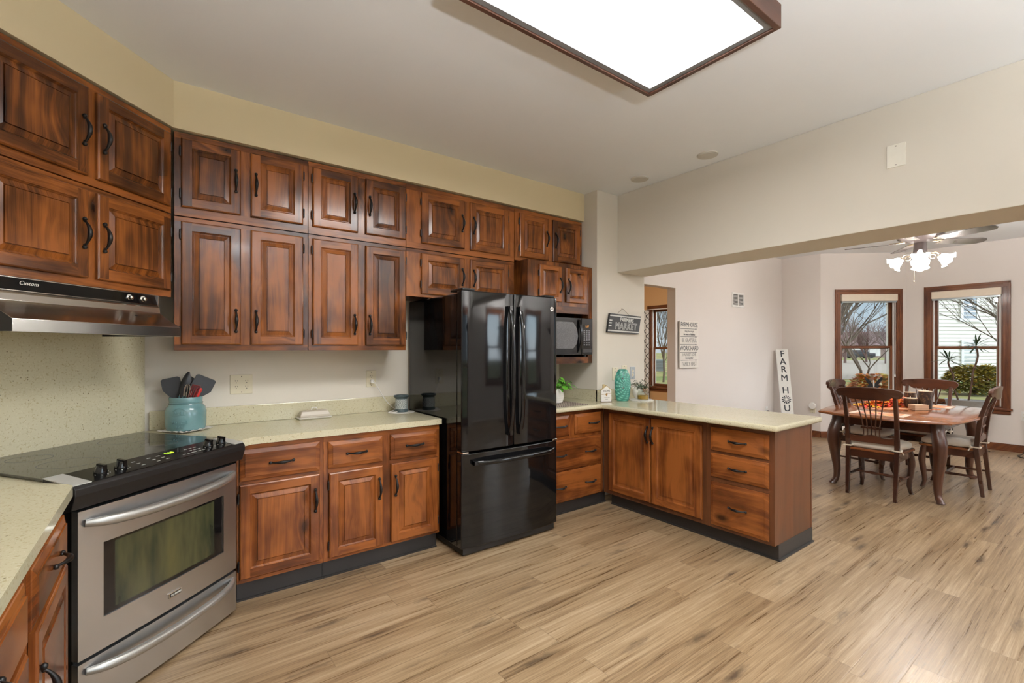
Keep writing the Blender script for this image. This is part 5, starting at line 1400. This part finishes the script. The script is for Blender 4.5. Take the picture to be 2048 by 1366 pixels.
def make_siding():
    m = M('white_siding'); co = m.obj(); x, y, z = m.sep(co); f = m.math('FRACT', m.math('DIVIDE', z, .19))
    return m.pbr(m.mix(m.noise(co, 3, 2), lin(226, 223, 218), lin(236, 233, 228)), .6)
SID = make_siding()
h0 = view(1862, 24); hdir = (rgt * .985 + fwd * .17).normalized()
hou = thing('house', 'white clapboard house beyond the right bay window', 'house', (h0[0], h0[1], GZ), math.atan2(hdir.y, hdir.x))
bm = B(); n = 32
prof = []
for k in range(n): prof += [(-.052, .2 + k * .19), (-.004, .2 + (k + 1) * .19)]
prof += [(2.4, .2 + n * .19), (2.4, 0), (0, 0), (0, .2)]
rings(bm, [[(x, p[0], p[1]) for p in prof] for x in (0, 9.5)]); O('siding_wall', bm, SID, hou)
DG = plain('dark_glass', (52, 62, 78), .1); GG = plain('pale_glass', (158, 164, 162), .15); WT = plain('white_trim', (236, 238, 240), .5)
def hwin(x, z0, z1, w, gl):
    bm = B(); box(bm, x - w / 2 - .16, x - w / 2, -.08, 0, z0 - .14, z1 + .14); box(bm, x + w / 2, x + w / 2 + .16, -.06, 0, z0 - .14, z1 + .14); box(bm, x - w / 2, x + w / 2, -.06, 0, z1, z1 + .14); box(bm, x - w / 2 - .26, x + w / 2 + .26, -.10, 0, z0 - .16, z0); box(bm, x - w / 2, x + w / 2, -.05, 0, (z0 + z1) / 2 - .035, (z0 + z1) / 2 + .035)
    f = O('house_window', bm, WT, hou); bm = B(); box(bm, x - w / 2, x + w / 2, -.04, -.03, z0, z1); O('pane', bm, gl, f)
def hz(v): return 1.41 - GZ - (v - 697.6) / 937.56 * 24.2
hx = 2.36
hwin(hx, hz(637), hz(583), .86, DG); hwin(hx, hz(733), hz(685), .80, GG)
bm = B(); rings(bm, [[(x, -.4, 6.3), (x, 1.2, 7.5), (x, 2.7, 6.3)] for x in (-.1, 9.9)]); O('roof', bm, plain('grey_shingle', (96, 92, 90), .9), hou)
def bush(px, t, r, h, label, c1, c2, seed, n=1500, sx=1.0):
    p = view(px, t); root = thing('bush', label, 'bush', (p[0], p[1], GZ), -YAW, 'garden bushes')
    bm = B(); rnd = random.Random(seed)
    for k in range(n):
        a = rnd.uniform(0, 2 * PI); u = rnd.random(); zz = u ** .8; rr = r * (math.sin(PI * (.28 + .62 * zz)) ** .6) * rnd.uniform(.78, 1.0)
        q = Vector((rr * sx * math.cos(a), rr * math.sin(a), .05 + h * zz * rnd.uniform(.9, 1.04))); leaf(bm, q, (math.cos(a) + rnd.uniform(-.6, .6), math.sin(a) + rnd.uniform(-.6, .6), rnd.uniform(-.3, .9)), .15, .10, .2, rnd.choice((0, 0, 1)) if zz < .55 else rnd.choice((0, 1, 1, 1)))
    o = O('foliage', bm, [c1, c2], root); o['kind'] = 'stuff'
    bm = B()
    for k in range(9): a = rnd.uniform(0, 2 * PI); tube(bm, [(0, 0, 0), (r * .5 * math.cos(a), r * .5 * math.sin(a), h * .6)], [.03, .012], 5)
    O('twigs', bm, STEM, root)
GR1 = plain('bush_olive', (112, 112, 48), .8, 0, .25); GO = plain('bush_orange', (190, 116, 48), .8, 0, .25); GY = plain('bush_gold', (168, 148, 58), .8, 0, .25); GD = plain('bush_brown', (92, 80, 62), .8, 0, .2)
bush(1760, 11.5, .72, 1.0, 'rounded orange bush outside the left bay window', GY, GO, 21)
bush(1950, 17.4, .72, 1.0, 'broad olive and gold bush before the white house, outside the right bay window', GR1, GY, 23, 3200, 1.45)
BARK = plain('bark', (104, 92, 80), .9, 0, .2); BARK2 = plain('bark_far', (128, 104, 98), .9, 0, .15)
def tree(loc, label, h, r, seed, depth=5, first=.42, spread=.55, bark=BARK, bias=(0, 0, 0), nb=3, zoff=GZ):
    root = thing('bare_tree', label, 'tree', (loc[0], loc[1], zoff), 0, 'bare trees outside')
    tr_ = B(); br = B(); rnd = random.Random(seed)
    def grow(p, d, L, r, lev, bm):
        pts = [p]; q = p
        for k in range(3):
            d = (d + Vector((rnd.uniform(-.10, .10), rnd.uniform(-.10, .10), rnd.uniform(-.02, .08)))).normalized(); q = q + d * L / 3; pts.append(q)
        tube(bm, pts, [r, r * .9, r * .8, r * .66], 6 if lev < 2 else 3)
        if lev >= depth: return
        for k in range(nb + (lev < 2)):
            ax = Vector((rnd.uniform(-1, 1), rnd.uniform(-1, 1), rnd.uniform(-.1, .6))) + Vector(bias); sp = spread * rnd.uniform(.6, 1.15); nd = (d * (1 - sp) + ax.normalized() * sp).normalized()
            grow(pts[-1] if k < 2 else pts[1 + (k % 2)], nd, L * rnd.uniform(.66, .86), r * (.60 if k else .66), lev + 1, br)
    grow(Vector((0, 0, 0)), Vector((0, 0, 1)), h * first, r, 0, tr_)
    O('trunk', tr_, bark, root, smooth=70); O('branches', br, bark, root, smooth=70)
tree(view(1714, 12.5), 'young bare tree forking low, outside the left bay window', 2.7, .050, 31, 4, .42, .52, nb=2)
tree(view(1652, 15), 'large bare tree reaching in from the upper left of the left bay window', 6.5, .11, 37, 6, .34, .46, bias=(.30, -.40, .1), nb=3)
tree(view(2066, 14), 'bare tree whose twigs cross the white house from the right', 5.6, .05, 35, 5, .36, .5, bias=(-.2, .5, .1), nb=3)
tree(view(1690, 56), 'distant reddish bare tree left across the street', 8, .16, 41, 6, .24, .55, BARK2)
tree(view(1733, 60), 'distant reddish bare tree across the street, middle', 6.5, .14, 43, 6, .24, .55, BARK2)
tree(view(1772, 54), 'distant reddish bare tree right across the street', 7, .14, 45, 6, .24, .55, BARK2)
tree(view(1327, 24), 'slim bare tree seen through the doorway window', 5.5, .06, 48, 6, .30, .36, nb=3)
p = view(1735, 92); ho2 = thing('house', 'low brick house across the street behind the bare trees', 'house', (p[0], p[1], GZ), -YAW)
bm = B(); box(bm, -14, 9, 0, 8, 0, 2.4); O('brick_wall', bm, plain('far_brick', (150, 128, 122), .9, 0, .15, 0, .2, 2), ho2)
bm = B(); rings(bm, [[(x, -.6, 2.4), (x, 4, 5.2), (x, 8.6, 2.4)] for x in (-14.5, 9.5)]); O('roof', bm, plain('far_roof', (134, 112, 112), .9), ho2)
bm = B(); box(bm, -3, 2.5, -.05, 0, .3, 2.1); O('garage_door', bm, WT, ho2)
p = view(1720, 84); cr = thing('parked_car', 'dark parked car far across the street', 'car', (p[0], p[1], GZ), -YAW)
bm = B(); rings(bm, [[(x, y, z) for y, z in ((-.85, .3), (-.85, .9), (-.6, 1.0), (.6, 1.0), (.85, .9), (.85, .3))] for x in (-2.2, 2.2)]); rings(bm, [[(x, y * .8, .98) for y in (-.85, .85)] + [(x * .8, y * .7, 1.5) for y in (.85, -.85)] for x in (-1.3, 1.2)]); O('car_body', bm, plain('dark_car', (58, 58, 64), .3), cr, bev=.08)
bm = B()
for x in (-1.4, 1.4):
    for y in (-.8, .8): lathe(bm, [(.33, -.1), (.33, .1)], 16, mat=Matrix.Translation((x, y, .33)) @ Matrix.Rotation(R(90), 4, 'X'))
O('wheels', bm, BLACK, cr)
p = view(1317, 36); ac = thing('condenser_unit', 'grey utility box on the lawn outside the doorway window', 'utility box', (p[0], p[1], GZ), -YAW)
bm = B(); box(bm, -.4, .4, -.4, .4, 0, .9); O('casing', bm, plain('grey_case', (132, 146, 150), .6), ac, bev=.02)
bm = B()
for k in range(8): box(bm, -.36, .36, -.41, -.40, .1 + .09 * k, .14 + .09 * k)
O('louvres', bm, plain('case_dark', (98, 110, 114), .6), ac)
